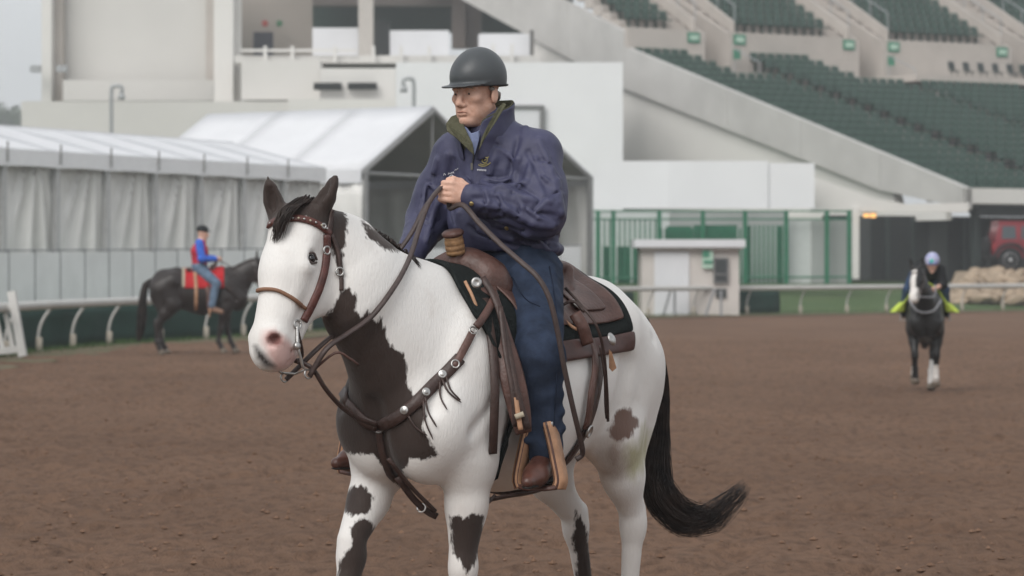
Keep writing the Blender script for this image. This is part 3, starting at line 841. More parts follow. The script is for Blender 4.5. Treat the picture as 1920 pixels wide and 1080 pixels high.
# hooked pipes on the roofs
for (x0, x1, y0, y1, d, lb) in ((209, 228, 162, 262, 134, 'thin grey hooked lamp post standing behind the long marquee tent'), (776, 757, 148, 205, 127, 'thin grey hooked lamp post rising beside the tall gable tent')):
    pl = empty('lamp_post', P(x0, y1, d), lb, 'lamp post')
    MB().tube(spline([P(x0, y1 + 150, d), P(x0, y1, d), P(x0, y0 + 12, d), P(x0 + (x1 - x0) * .2, y0, d), P(x1, y0 + 1, d), P(x1, y0 + 14, d)], 4), .09, 8).build('pole', m_galv, pl, True)
    MB().lathe(P(x1, y0 + 20, d), (0, 0, 1), [(.16, -.12), (.18, 0), (.08, .2)], 10).build('lamp_head', m_galv, pl, True)

# ------------------------------------------------------------------ green fence and gates
gf = empty('green_fence', P(1350, 527, 107), 'tall green steel picket fence with gates behind the small booth', 'fence')
dF = 107.5
zb = P(1300, 527, dF).z - .1
for x in (1121, 1150, 1236, 1318, 1397, 1474, 1550, 1592):
    a = P(x, 394, dF); MB().box((a.x, dF, (a.z + zb) / 2), (.16, .16, a.z - zb)).build('post', m_gfence, gf)
for y in (396, 411): MB().tube([P(1112, y, dF), P(1598, y, dF)], .035, 6).build('crossbar', m_gfence, gf)
MB().tube([P(1112, 522, dF), P(1598, 519, dF)], .04, 6).build('crossbar', m_gfence, gf)
def bars(x0, x1, ytop, step, name='bar', w=.07):
    x = x0
    while x < x1:
        a = P(x, ytop, dF + .12); MB().box((a.x, a.y, (a.z + zb) / 2), (w, .05, a.z - zb)).build(name, m_gfence, gf); x += step
bars(1124, 1236, 412, 9.5); bars(1240, 1390, 428, 8.2, w=.085); bars(1398, 1470, 422, 8.5, w=.075)
for x0, x1, y0 in ((1130, 1143, 462), (1157, 1180, 462), (1186, 1205, 462), (1250, 1296, 424), (1300, 1382, 422), (1398, 1408, 424), (1458, 1468, 424)):
    a, b = P(x0, 527, dF + .3), P(x1, y0, dF + .3); MB().box(((a.x + b.x) / 2, dF + .3, (zb + b.z) / 2), (b.x - a.x, .05, b.z - zb)).build('gate_panel', m_gfence, gf)
m_gpan = mat('grey_sheet_panel', (.30, .32, .31), .6, .3, vary=.08, scale=.8); m_gpan2 = mat('pale_sheet_panel', (.50, .53, .52), .6, .3, vary=.05)
for x0, x1, m_ in ((1476, 1520, m_gpan2), (1521, 1549, m_gpan), (1552, 1591, m_gpan)):
    a, b = P(x0, 518, dF + .5), P(x1, 413, dF + .5); MB().box(((a.x + b.x) / 2, dF + .5, (zb + b.z) / 2), (b.x - a.x, .05, b.z - zb)).build('sheet_panel', m_, gf)
for x0, x1, y0, m_ in ((1100, 1255, 397, m_gpan2), (1256, 1476, 397, m_gpan)):
    a, b = P(x0, 524, 110.6), P(x1, y0, 110.6); MB().box(((a.x + b.x) / 2, 110.6, (zb + b.z) / 2), (b.x - a.x, .1, b.z - zb)).build('backing_sheet', m_, gf)

# ------------------------------------------------------------------ small booth
m_booth = mat('pale_cream_render', (.56, .52, .49), .8, .2, vary=.06, scale=1.0, bump=.1, bscale=10)
bo = P(1295, 592, 91.2)
booth = empty('ticket_booth', (bo.x, bo.y, gz1(bo.x, bo.y)), 'small square cream booth with flat white roof just behind the track rail', 'booth')
g0 = gz1(bo.x, bo.y) - .05
def bfac(name, x0, y0, x1, y1, d, m, depth, to_ground=False):
    a, b = P(x0, y1, d), P(x1, y0, d); z0 = g0 if to_ground else a.z
    return MB().box(((a.x + b.x) / 2, d + depth / 2, (z0 + b.z) / 2), (b.x - a.x, depth, b.z - z0)).build(name, m, booth)
bfac('wall', 1203, 464, 1386, 592, 91.2, m_booth, 2.6, True)
rf = bfac('roof', 1190, 449, 1398, 463.5, 90.9, m_tent, 3.2)
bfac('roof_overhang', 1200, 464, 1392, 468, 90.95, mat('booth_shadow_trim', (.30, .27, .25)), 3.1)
bfac('door', 1227, 472, 1292, 592, 91.14, m_tent, .1, True)
wi = bfac('window', 1341, 486, 1363, 528, 91.12, mat('dark_glass', (.03, .033, .035), .1, .5), .1)
for x0, y0, x1, y1 in ((1338, 483, 1366, 486), (1338, 528, 1366, 531), (1338, 486, 1341, 528), (1363, 486, 1366, 528), (1341, 513, 1363, 516)):
    bfac('window_frame', x0, y0, x1, y1, 91.08, mat('grey_frame', (.16, .16, .16)), .12)
bfac('lower_vent', 1342, 541, 1362, 558, 91.12, mat('dark_vent', (.06, .065, .065)), .1)
sg = bfac('sign', 1317, 466, 1337, 503, 91.06, m_signw, .05)
bfac('sign_band', 1318, 468, 1330, 482, 91.03, m_sign, .03); bfac('sign_band', 1320, 488, 1336, 494, 91.03, m_sign, .03)
# railing bars in front of the booth
fr2 = empty('steel_trestle', P(1255, 590, 90.3), 'pair of dark slanted steel stays between booth and rail', 'stays')
for x0, x1, y1 in ((1243, 1258, 541), (1265, 1265, 541), (1322, 1340, 541), (1352, 1352, 545)):
    MB().tube([P(x0, 594, 90.4), P(x1, y1, 90.4)], .045, 6).build('stay', m_bpost, fr2)

# ------------------------------------------------------------------ boulders and red off-road vehicle
m_rock = mat('tan_boulder', (.34, .265, .195), .9, .15, vary=.3, scale=2.2, bump=.5, bscale=9)
rock_mes = []
for k in range(7):
    bm = bmesh.new(); bmesh.ops.create_icosphere(bm, subdivisions=2, radius=.5)
    R = random.Random(50 + k); pl = [(Vector((R.gauss(0, 1), R.gauss(0, 1), R.gauss(0, 1))).normalized(), R.uniform(.30, .44)) for _ in range(9)]
    for v_ in bm.verts:
        for n_, dd in pl:
            e = v_.co.dot(n_) - dd
            if e > 0: v_.co -= n_ * e
    me = bpy.data.meshes.new('boulder'); bm.to_mesh(me); bm.free(); me.materials.append(m_rock); rock_mes.append(me)
R = random.Random(21)
for row, (y_, n_, d_, sz) in enumerate(((561, 13, 106.3, .78), (551, 13, 106.9, .74), (540, 12, 107.5, .72), (529, 12, 108.1, .70), (518, 11, 108.7, .66), (510, 11, 109.3, .60))):
    for k in range(n_):
        x = 1800 + row * 6 + k * 21 + R.uniform(-6, 6)
        p = P(x, y_ + R.uniform(-3, 3), d_ + R.uniform(-.25, .25))
        o = bpy.data.objects.new('boulder', rock_mes[R.randrange(7)]); COL.objects.link(o); s_ = sz * R.uniform(.75, 1.15)
        o.location = p; o.rotation_euler = (R.uniform(-.4, .4), R.uniform(-.4, .4), R.uniform(0, 6)); o.scale = (s_ * 1.25, s_, s_ * .62)
        tag(o, 'pale tan boulder in the rock pile under the red off-road vehicle', 'boulder', 'boulders under the red vehicle')
q = P(1900, 548, 105.5)
mound = MB().prism([P(1812, 575, 107.0), P(2110, 575, 107.0), P(2090, 508, 109.2), P(1838, 509, 109.2)], (0, 6.0, 0)).build('mound', m_rock); tag(mound, kind='structure')
m_red = mat('red_car_paint', (.21, .014, .024), .25, .5, vary=.06, scale=2); m_tyre = mat('black_tyre', (.016, .016, .017), .8, .2); m_glass = mat('car_glass', (.05, .065, .075), .08, .6)
car = empty('off_road_vehicle', P(1960, 507, 111.0), 'boxy red off-road vehicle with big black tyres parked on the rock pile', 'car')
cz = P(1900, 510, 111).z; cx = P(1858, 500, 111).x; cy = 110.2
def cpt(l, s, z): return Vector((cx + l, cy + s, cz + z))
CL, CW = 4.5, 1.9
MB().prism([cpt(.0, 0, .55), cpt(CL, 0, .55), cpt(CL + .05, 0, 1.15), cpt(CL - 1.25, 0, 1.22), cpt(.05, 0, 1.25), cpt(-.03, 0, .9)], (0, CW, 0)).build('body', m_red, car)
cab = MB().prism([cpt(.06, .06, 1.25), cpt(CL - 1.3, .06, 1.22), cpt(CL - 1.75, .12, 1.88), cpt(.22, .12, 1.92), cpt(.12, .1, 1.6)], (0, CW - .2, 0)).build('cabin', m_red, car)
MB().prism([cpt(.16, .10, 1.90), cpt(CL - 1.7, .10, 1.87), cpt(CL - 1.72, .10, 1.97), cpt(.2, .10, 2.0)], (0, CW - .2, 0)).build('roof', m_red, car)
for l0, l1 in ((.30, .86), (1.05, 1.75), (1.92, 2.62)): MB().prism([cpt(l0, .04, 1.30), cpt(l1, .04, 1.30), cpt(l1 - .02, .09, 1.80), cpt(l0 + .03, .09, 1.80)], (0, .05, 0)).build('window', m_glass, cab)
for l in (.98, 1.84, 2.75): MB().box(cpt(l, -.005, .95), (.02, .02, .62)).build('door_seam', m_dark, car)
for l in (1.72, 2.62): MB().box(cpt(l, -.02, 1.10), (.16, .04, .04)).build('door_handle', m_dark, car)
for s_ in (-.02, CW + .02):
    for l in (.62, CL - .72):
        sd = -1 if s_ < 0 else 1
        w_ = empty_at = bpy.data.objects.new('wheel', None); COL.objects.link(w_); w_.parent = car; w_.matrix_parent_inverse = car.matrix_basis.inverted(); w_.location = cpt(l, s_, .47)
        bpy.context.view_layer.update()
        def ch(b_, nm, m_): 
            o = b_.build(nm, m_, None, True); o.parent = w_; o.matrix_parent_inverse = w_.matrix_world.inverted(); return o
        ch(MB().lathe(cpt(l, s_, .47), (0, sd, 0), [(.30, -.26), (.44, -.24), (.48, -.16), (.48, .0), (.44, .06), (.30, .07)], 22), 'tyre', m_tyre)
        ch(MB().lathe(cpt(l, s_, .47), (0, sd, 0), [(.30, .02), (.28, .075), (.20, .05), (.08, .07), (.07, .09)], 18), 'rim', m_galv)
        pts = [cpt(l + .60 * math.cos(t), s_ + sd * .03, .50 + .60 * math.sin(t)) for t in np.linspace(.05, math.pi - .05, 12)]
        MB().ribbon(pts, [Vector((math.cos(t), 0, math.sin(t))) for t in np.linspace(.05, math.pi - .05, 12)], .22, .06).build('wheel_arch', m_tyre, car)
MB().lathe(cpt(-.05, CW / 2, 1.0), (-1, 0, 0), [(.36, 0), (.40, .05), (.40, .2), (.3, .24)], 18).build('spare_wheel', m_tyre, car, True)
for s_ in (.12, CW - .12): MB().box(cpt(-.02, s_, 1.0), (.06, .14, .28)).build('tail_light', mat('tail_light_red', (.35, .02, .02), .2, .5), car)
MB().box(cpt(-.08, CW / 2, .58), (.18, CW, .18)).build('bumper', m_tyre, car); MB().box(cpt(CL + .06, CW / 2, .58), (.2, CW, .2)).build('bumper', m_tyre, car)

# ------------------------------------------------------------------ distant trees at the end of the white building
m_leaf = mat('far_foliage', (.075, .105, .06), .8, .2, vary=.3, scale=.3); m_bark = mat('bark', (.10, .08, .065), .9, .1)
def far_tree(x, ytop, d, w, lb, seed):
    R = random.Random(seed); base = P(x, 500, d); base.z = 0.9; topz = P(x, ytop, d).z; H_ = topz - base.z
    t = empty('tree', base, lb, 'tree')
    b = MB().tube([base, base + Vector((.3, 0, H_ * .35)), base + Vector((.1, 0, H_ * .75))], [.45, .32, .12], 8)
    for k in range(7):
        a = R.uniform(0, 6.28); s_ = base + Vector((.2, 0, H_ * R.uniform(.3, .6))); b.tube([s_, s_ + Vector((math.cos(a) * w * .35, math.sin(a) * w * .35, H_ * .2))], [.16, .05], 6)
    b.build('trunk', m_bark, t, True)
    v = []; f = []; cl = [Vector((R.gauss(0, w * .33), R.gauss(0, w * .33), H_ * R.uniform(.38, .93))) for _ in range(34)]
    for k in range(5200):
        c = cl[R.randrange(34)]; rr = w * .17
        p = base + c + Vector((R.gauss(0, rr), R.gauss(0, rr), R.gauss(0, rr * .8)))
        if p.z > topz: continue
        u = Vector((R.gauss(0, 1), R.gauss(0, 1), R.gauss(0, 1))).normalized(); q_ = u.orthogonal().normalized() * R.uniform(.25, .5); u = u * R.uniform(.25, .5); i0 = len(v)
        v += [p - u, p + q_, p + u, p - q_]; f.append((i0, i0+1, i0+2, i0+3))
    mesh_obj('crown', v, f, m_leaf, t)
far_tree(4, 196, 520, 11, 'tall hazy tree farthest from the end of the white building', 1)
far_tree(36, 210, 560, 8, 'shorter hazy tree close against the end of the white building', 2)
# ------------------------------------------------------------------ horses
class Frame:
    """horse frame: u forward, v to the horse's left, z up; psi = heading away from the viewer's direction"""
    def __init__(s, O, heading):
        s.O = Vector(O); s.F = Vector((math.cos(heading), math.sin(heading), 0)); s.L = Vector((-s.F.y, s.F.x, 0))
    def w(s, u, v, z): return s.O + s.F * u + s.L * v + Vector((0, 0, z))
    def wn(s, V):
        V = np.asarray(V, float); F, L, O = np.array(s.F), np.array(s.L), np.array(s.O)
        return O + V[:, :1] * F + V[:, 1:2] * L + V[:, 2:] * np.array([0, 0, 1.0])
    def loc(s, p):
        d = Vector(p) - s.O
        return Vector((d.dot(s.F), d.dot(s.L), d.z))

def horse_body(h, neck, head, legs, ears=True, slim=1.0, zmin=-0.05):
    """neck: [(point, r, sv)], head: (poll, axis a, normal n, left l, length), legs: four joint lists"""
    lat = (0, 1, 0)
    S = SDF((-1.15, -0.62, zmin), (1.75, 0.62, 2.15), h)
    W = slim
    # trunk
    S.cap((.52, 0, 1.19), (.12, 0, 1.125), .375, .38, k=.05, lat=lat, sa=.74*W, sb=.90*W)
    S.cap((.12, 0, 1.125), (-.34, 0, 1.19), .38, .335, k=.06, lat=lat, sa=.90*W, sb=.92*W)
    S.cap((-.34, 0, 1.19), (-.56, 0, 1.26), .325, .275, k=.06, lat=lat, sa=.92*W, sb=.93*W)
    S.cap((.62, 0, 1.50), (.30, 0, 1.49), .075, .085, k=.08)                 # withers
    S.cap((.3, 0, 1.47), (-.35, 0, 1.50), .05, .06, k=.08)                   # back
    S.cap((-.36, 0, 1.49), (-.60, 0, 1.44), .09, .10, k=.08)                 # croup
    for s in (-1, 1):
        S.cap((-.42, s*.12*W, 1.33), (-.67, s*.10*W, 1.21), .195, .17, k=.06)
        S.ell((-.65, s*.115*W, 1.10), (.15, .13, .24), k=.06)                   # buttock
        S.ell((.60, s*.18*W, 1.16), (.20, .11, .33), axes=((.9, 0, .45), (0, 1, 0), (-.45, 0, .9)), k=.07)   # shoulder blade
        S.ell((.78, s*.145*W, 1.03), (.13, .12, .16), k=.06)                   # point of shoulder
        S.ell((.74, s*.10*W, .93), (.15, .10, .13), k=.05)                    # pectorals
    S.ell((.80, 0, 1.06), (.12, .16, .20), k=.08)
    for s in (-1, 1):
        S.cap((.40, s*.285*W, 1.20), (.44, s*.26*W, .98), .022, .018, k=.07, sub=True)        # behind the shoulder
        S.cap((-.33, s*.325*W, 1.22), (-.30, s*.29*W, .98), .025, .02, k=.08, sub=True)       # flank hollow
        S.cap((-.60, s*.27*W, 1.30), (-.72, s*.22*W, 1.0), .012, .012, k=.05, sub=True)       # hamstring line
    # neck
    for i in range(len(neck) - 1):
        (a, ra, sa), (b, rb, sb) = neck[i], neck[i+1]
        S.cap(a, b, ra, rb, k=.09 if i == 0 else .05, lat=lat, sa=sa, sb=sb)
    for s in (-1, 1):
        S.cap((.80, s*.235*W, 1.34), (.88, s*.20*W, 1.10), .014, .012, k=.06, sub=True)       # edge of the shoulder blade
        S.cap((.52, s*.29*W, 1.18), (.72, s*.27*W, 1.0), .012, .010, k=.05, sub=True)
    S.cap((.955, 0, 1.10), (.87, 0, .84), .014, .014, k=.05, sub=True)                       # breast furrow
    # legs
    for name, J in legs.items():
        s = 1 if name[0] == 'l' else -1
        J = [np.array(j, float) for j in J]
        if name[1] == 'f':
            el, kn, fe, pa, ho = J
            S.cap(el + (-.02, -.01*s, .16), el, .15, .12, k=.06, lat=lat, sa=.72)
            m = el * .58 + kn * .42
            S.cap(el, m, .118, .078, k=.05, lat=lat, sa=.80)
            S.cap(m, kn + (0, 0, .06), .078, .052, k=.04)
            S.ell(kn, (.058, .052, .07), k=.03)
            S.cap(kn, fe, .047, .036, k=.025)
            S.cap(kn + (-.022, 0, -.04), fe + (-.025, 0, .02), .026, .024, k=.02)
            S.ell(fe, (.048, .042, .048), k=.025)
            S.cap(fe, pa, .040, .044, k=.02); S.cap(pa, ho, .046, .05, k=.02)
        else:
            st, hk, fe, pa, ho = J
            S.cap((-.57, s*.15*W, 1.16), st, .20, .135, k=.07, lat=lat, sa=.72)
            S.cap((-.66, s*.13*W, 1.08), st*.45 + hk*.55 + (-.03, 0, .06), .16, .075, k=.06, lat=lat, sa=.72)
            m = st * .55 + hk * .45
            S.cap(st, m, .13, .088, k=.06, lat=lat, sa=.78); S.cap(m, hk + (.01, 0, .05), .088, .056, k=.05, lat=lat, sa=.85)
            S.ell(hk, (.062, .05, .078), k=.03)
            S.cap(hk + (-.035, 0, .075), hk*.75 + st*.25 + (-.06, 0, 0), .024, .02, k=.04)
            S.cap(hk, fe, .050, .038, k=.03, lat=lat, sa=.85)
            S.ell(fe, (.05, .044, .05), k=.025)
            S.cap(fe, pa, .042, .045, k=.02); S.cap(pa, ho, .047, .052, k=.02)
    # head
    poll, a, n, l, HL = head
    poll, a, n, l = (np.array(x, float) for x in (poll, a, n, l))
    sc = HL / .56
    def H(ca, cn, cl=0.0): return poll + (a * ca + n * cn + l * cl) * sc
    ax = (a, n, l)
    def R(*r): return tuple(x * sc for x in r)
    S.ell(H(.03, -.075), R(.10, .095, .085), ax, k=.05*sc)
    S.cap(H(.07, -.055), H(.21, -.052), .092*sc, .086*sc, k=.04*sc, lat=l, sa=1.1, sb=1.08)
    S.cap(H(.19, -.048), H(.44, -.052), .080*sc, .068*sc, k=.05*sc, lat=l, sa=1.0, sb=.98)
    for s in (-1, 1):
        S.ell(H(.20, -.15, s*.052), R(.135, .125, .045), ax, k=.03*sc)             # cheek
        S.cap(H(.10, -.045, s*.08), H(.20, -.05, s*.092), .026*sc, .026*sc, k=.03*sc)  # brow
        S.cap(H(.22, -.055, s*.075), H(.38, -.06, s*.05), .016*sc, .012*sc, k=.035*sc)  # facial crest
        S.cap(H(.26, -.155, s*.032), H(.47, -.115, s*.02), .04*sc, .032*sc, k=.04*sc)   # jaw bar
        S.ell(H(.475, -.03, s*.046), R(.040, .030, .024), ax, k=.03*sc)               # nostril wing
    S.ell(H(.480, -.058), R(.078, .066, .062), ax, k=.04*sc)
    S.ell(H(.525, -.070), R(.044, .058, .054), ax, k=.03*sc)                            # upper lip
    S.ell(H(.505, -.125), R(.038, .026, .036), ax, k=.02*sc)                            # lower lip
    S.ell(H(.475, -.140), R(.034, .026, .030), ax, k=.03*sc)                            # chin
    for s in (-1, 1):
        S.ell(H(.487, -.018, s*.060), R(.028, .016, .020), ((a*.8 + n*.6), (n*.8 - a*.6), l), k=.012*sc, sub=True)
        S.cap(H(.470, -.108, s*.05), H(.535, -.104, s*.03), .006*sc, .005*sc, k=.008*sc, sub=True)   # mouth line
        S.ell(H(.165, -.062, s*.110), R(.026, .016, .016), ax, k=.012*sc, sub=True)                # eye socket
    if ears:
        for e in ears:
            b, t, face = (np.array(x, float) for x in e)
            d = t - b; Ln = np.linalg.norm(d); d /= Ln
            sd = np.cross(d, face); sd /= np.linalg.norm(sd); fc = np.cross(sd, d)
            S.cap(b - d*.03, b + d*.05, .030*sc, .034*sc, k=.03)
            S.ell(b + d*Ln*.48, (Ln*.54, .031*sc, .024*sc), (d, sd, fc), k=.015)
            S.cap(b + d*Ln*.45, t + d*.012, .026*sc, .003, k=.010, lat=fc, sa=.7)
            S.ell(b + d*Ln*.50 + fc*.024*sc, (Ln*.40, .019*sc, .020*sc), (d, sd, fc), k=.008, sub=True)
    return S, H

def hoof(parent, fr, pa, ho, m, r=.062):
    pa, ho = Vector(pa), Vector(ho)
    d = (ho - pa).normalized()
    b = MB().lathe(fr.w(*(ho - d*.02)), Vector(fr.F)*d.x + Vector(fr.L)*d.y + Vector((0, 0, d.z)), [(r*.78, -.01), (r*.95, .03), (r*1.12, .075), (r*.9, .085)], 14)
    return b.build('hoof', m, parent, True)

def horse_legs(lf=(), rf=(), lh=(), rh=()):
    return {'lf': lf, 'rf': rf, 'lh': lh, 'rh': rh}
def foreleg(s, el, kn, fe, lift=0.0):
    """from elbow, knee and fetlock (u,z) build joints; foot pitches forward"""
    v = s * .165
    d = (fe[0] - kn[0], fe[1] - kn[1])
    pa = (fe[0] + .045 + lift * -.05, fe[1] - .085); ho = (fe[0] + .075 + lift * -.12, fe[1] - .15)
    return [(el[0], s*.175, el[1]), (kn[0], v*.95, kn[1]), (fe[0], v*.9, fe[1]), (pa[0], v*.9, pa[1]), (ho[0], v*.9, ho[1])]

# ---- main horse
MF = Frame((.01, 11.0, 0), math.atan2(-math.cos(math.radians(32)), -math.sin(math.radians(32))))
def M_from_px(px, py, d): return np.array(MF.loc(P(px, py, d)))
def dloc(v):  # world direction -> local
    v = Vector(v); return np.array((v.dot(MF.F), v.dot(MF.L), v.z))
m_poll = M_from_px(541, 396, 10.06)
m_muz = M_from_px(477, 668, 9.86)
_a = m_muz - m_poll; HLEN = np.linalg.norm(_a); _a = _a / HLEN
_hd = dloc((-math.sin(math.radians(44)), -math.cos(math.radians(44)), 0))
_n = _hd - (_hd @ _a) * _a; _n /= np.linalg.norm(_n)
_l = np.cross(_n, _a); _l /= np.linalg.norm(_l)
if _l @ dloc((1, 0, 0)) < 0: _l = -_l
main_head = (m_poll, _a, _n, _l, HLEN * 1.03)
main_ears = [(M_from_px(601, 396, 10.06), M_from_px(630, 330, 10.05), dloc((-.75, -.6, .2))),
             (M_from_px(519, 404, 10.12), M_from_px(503, 337, 10.10), dloc((-.2, -.95, .2)))]
main_neck = [((.60, 0, 1.20), .33, .62), ((.74, -.02, 1.34), .285, .60), ((.93, -.055, 1.50), .215, .60), (tuple(M_from_px(648, 487, 10.2)), .155, .60), (tuple(M_from_px(590, 440, 10.12)), .115, .72)]
main_legs = horse_legs(
    lf=foreleg(1, (.60, .88), (.61, .49), (.61, .25)),
    rf=foreleg(-1, (.66, .88), (.88, .54), (.96, .29), .2),
    lh=[(-.44, .19, .93), (-.64, .17, .55), (-.62, .16, .25), (-.57, .16, .15), (-.54, .16, .08)],
    rh=[(-.38, -.19, .92), (-.72, -.15, .52), (-.80, -.15, .24), (-.78, -.15, .14), (-.75, -.15, .08)])
S, H_main = horse_body(.0105, main_neck, main_head, main_legs, main_ears)
V, Q = S.mesh(); del S
VW = MF.wn(V)
horse = empty('horse', MF.w(0, 0, 0), 'white and dark brown pinto horse in western tack, walking across the dirt track', 'horse')
PX = proj(VW)
dark_polys = [
    [(500,412),(520,392),(560,372),(600,372),(640,388),(652,410),(650,440),(643,470),(639,505),(630,492),(620,462),(614,437),(600,420),(575,408),(545,412),(520,420)],
    [(484,425),(480,318),(548,318),(545,408)], [(582,408),(586,318),(662,318),(628,402)],
    [(640,545),(655,540),(668,556),(667,580),(676,596),(690,582),(704,604),(715,592),(722,622),(735,650),(756,662),(763,690),(765,720),(775,740),(790,760),(801,780),(790,803),(806,830),(822,852),(800,862),(768,860),(754,885),(770,918),(802,952),(765,935),(730,893),(700,852),(640,850),(615,780),(630,720),(628,690),(612,640),(602,600),(622,580),(632,560)],
    [(678,412),(700,428),(735,450),(748,472),(722,467),(690,447)],
    [(655,915),(680,908),(700,935),(690,962),(660,967),(642,957),(645,930)],
    [(658,988),(680,968),(700,985),(710,1012),(692,1050),(700,1100),(640,1200),(600,1200),(640,1050),(660,1020)],
    [(843,968),(858,965),(870,972),(886,962),(906,968),(908,1010),(893,1050),(876,1078),(862,1050),(850,1040)],
    [(1080,958),(1100,990),(1116,1090),(1100,1200),(1070,1200),(1082,1045),(1073,1018)],
    [(1098,528),(1125,534),(1146,548),(1120,552)]]
dk = np.full(len(VW), 60.0)
for pl in dark_polys: dk = np.minimum(dk, poly_sd(PX, pl))
far_side = V[:, 1] < -.10
body_only = V[:, 0] < .45
dk = np.where(far_side & body_only & (V[:, 2] > .85), 40 - 90 * (vnoise(V * 2.6, 3) > .62), dk)
pink = np.minimum(poly_sd(PX, [(494,624),(515,616),(533,632),(552,650),(568,672),(560,690),(520,692),(504,672),(492,645)]), 60)
lipd = np.minimum(poly_sd(PX, [(474,648),(482,648),(494,660),(505,676),(514,686),(498,688),(480,672)]), 60)
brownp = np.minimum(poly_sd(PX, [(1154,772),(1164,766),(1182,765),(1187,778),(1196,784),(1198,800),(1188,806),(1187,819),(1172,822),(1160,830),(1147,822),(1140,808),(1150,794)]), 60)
skin_and_shade = np.minimum(poly_sd(PX, [(1128,850),(1140,818),(1153,800),(1166,828),(1172,872),(1158,895),(1136,884)]), 60)  # dark skin together with the shading between the hind legs, painted into the coat
nost = np.minimum(poly_sd(PX, [(500,632),(506,622),(518,620),(528,630),(530,644),(520,650),(508,646)]), 60)
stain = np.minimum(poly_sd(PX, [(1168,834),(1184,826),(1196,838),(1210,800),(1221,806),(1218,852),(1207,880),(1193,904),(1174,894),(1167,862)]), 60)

cm = bpy.data.materials.new('pinto_coat'); cm.use_nodes = True
n, l = cm.node_tree.nodes, cm.node_tree.links
b = n['Principled BSDF']; b.inputs['Roughness'].default_value = .62; socket(b, 'Specular IOR Level').default_value = .22
socket(b, 'Sheen Weight').default_value = .15
tc = n.new('ShaderNodeTexCoord')
def _noise(scale, detail=4, st=None):
    q = n.new('ShaderNodeTexNoise'); q.inputs['Scale'].default_value = scale; q.inputs['Detail'].default_value = detail
    src = tc.outputs['Object']
    if st:
        mp = n.new('ShaderNodeMapping'); mp.inputs['Scale'].default_value = st; l.new(src, mp.inputs['Vector']); src = mp.outputs['Vector']
    l.new(src, q.inputs['Vector']); return q
def _thr(an, amp, soft, noi):
    a = n.new('ShaderNodeAttribute'); a.attribute_name = an
    m1 = n.new('ShaderNodeMath'); m1.operation = 'MULTIPLY_ADD'; m1.inputs[1].default_value = amp; m1.inputs[2].default_value = -amp / 2
    l.new(noi.outputs['Fac'], m1.inputs[0])
    m2 = n.new('ShaderNodeMath'); m2.operation = 'ADD'; l.new(a.outputs['Fac'], m2.inputs[0]); l.new(m1.outputs[0], m2.inputs[1])
    r = n.new('ShaderNodeMapRange'); r.inputs['From Min'].default_value = soft; r.inputs['From Max'].default_value = -soft
    l.new(m2.outputs[0], r.inputs['Value']); return r.outputs['Result']
def _mixc(fac, A, B):
    q = n.new('ShaderNodeMix'); q.data_type = 'RGBA'
    if fac is not None: l.new(fac, q.inputs['Factor'])
    for s_, x in (('A', A), ('B', B)):
        if isinstance(x, tuple): q.inputs[s_].default_value = (*x, 1)
        else: l.new(x, q.inputs[s_])
    return q.outputs['Result']
hairn = _noise(75, 6, (1, 1, .4)); bign = _noise(3.5, 4); skin_n = _noise(14, 4)
white = _mixc(bign.outputs['Fac'], (.70, .675, .65), (.80, .785, .77))
darkc = _mixc(skin_n.outputs['Fac'], (.026, .017, .014), (.050, .034, .029))
warm = _noise(1.6, 5); spk = _noise(9, 6)
def _rng(q, lo, hi):
    r = n.new('ShaderNodeMapRange'); r.inputs['From Min'].default_value = lo; r.inputs['From Max'].default_value = hi; r.inputs['To Max'].default_value = .55; l.new(q.outputs['Fac'], r.inputs['Value']); return r.outputs['Result']
white = _mixc(_rng(warm, .48, .72), white, (.66, .60, .555))
white = _mixc(_rng(spk, .60, .80), white, (.60, .555, .52))
sep = n.new('ShaderNodeSeparateXYZ'); l.new(tc.outputs['Object'], sep.inputs[0])
dz = n.new('ShaderNodeMapRange'); dz.inputs['From Min'].default_value = .75; dz.inputs['From Max'].default_value = .15; dz.inputs['To Max'].default_value = .6; l.new(sep.outputs['Z'], dz.inputs['Value'])
mm = n.new('ShaderNodeMath'); mm.operation = 'MULTIPLY'; l.new(dz.outputs['Result'], mm.inputs[0]); l.new(spk.outputs['Fac'], mm.inputs[1])
white = _mixc(mm.outputs[0], white, (.33, .25, .20))
c1 = _mixc(_thr('pink', 22, 9, skin_n), white, (.62, .42, .39))
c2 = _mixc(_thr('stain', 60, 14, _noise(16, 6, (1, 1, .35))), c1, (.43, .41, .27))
c2 = _mixc(_thr('nostril', 6, 5, skin_n), c2, (.20, .09, .08))
c2 = _mixc(_thr('skin_and_shade', 30, 16, skin_n), c2, (.34, .28, .245))
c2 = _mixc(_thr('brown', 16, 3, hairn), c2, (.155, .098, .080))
c3 = _mixc(_thr('lip', 12, 6, skin_n), c2, (.045, .038, .038))
c4 = _mixc(_thr('dark', 20, 2.6, hairn), c3, darkc)
l.new(c4, b.inputs['Base Color'])
bp = n.new('ShaderNodeBump'); bp.inputs['Strength'].default_value = .3; bp.inputs['Distance'].default_value = .008
hn2 = _noise(140, 4, (1, 1, .25)); l.new(hn2.outputs['Fac'], bp.inputs['Height']); l.new(bp.outputs['Normal'], b.inputs['Normal'])
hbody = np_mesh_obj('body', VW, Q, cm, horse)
for nm, vv in (('dark', dk), ('pink', pink), ('lip', lipd), ('stain', stain), ('brown', brownp), ('nostril', nost), ('skin_and_shade', skin_and_shade)): attr(hbody, nm, vv)
BVH_HORSE = BVHTree.FromPolygons([tuple(v) for v in VW], [tuple(q) for q in Q])
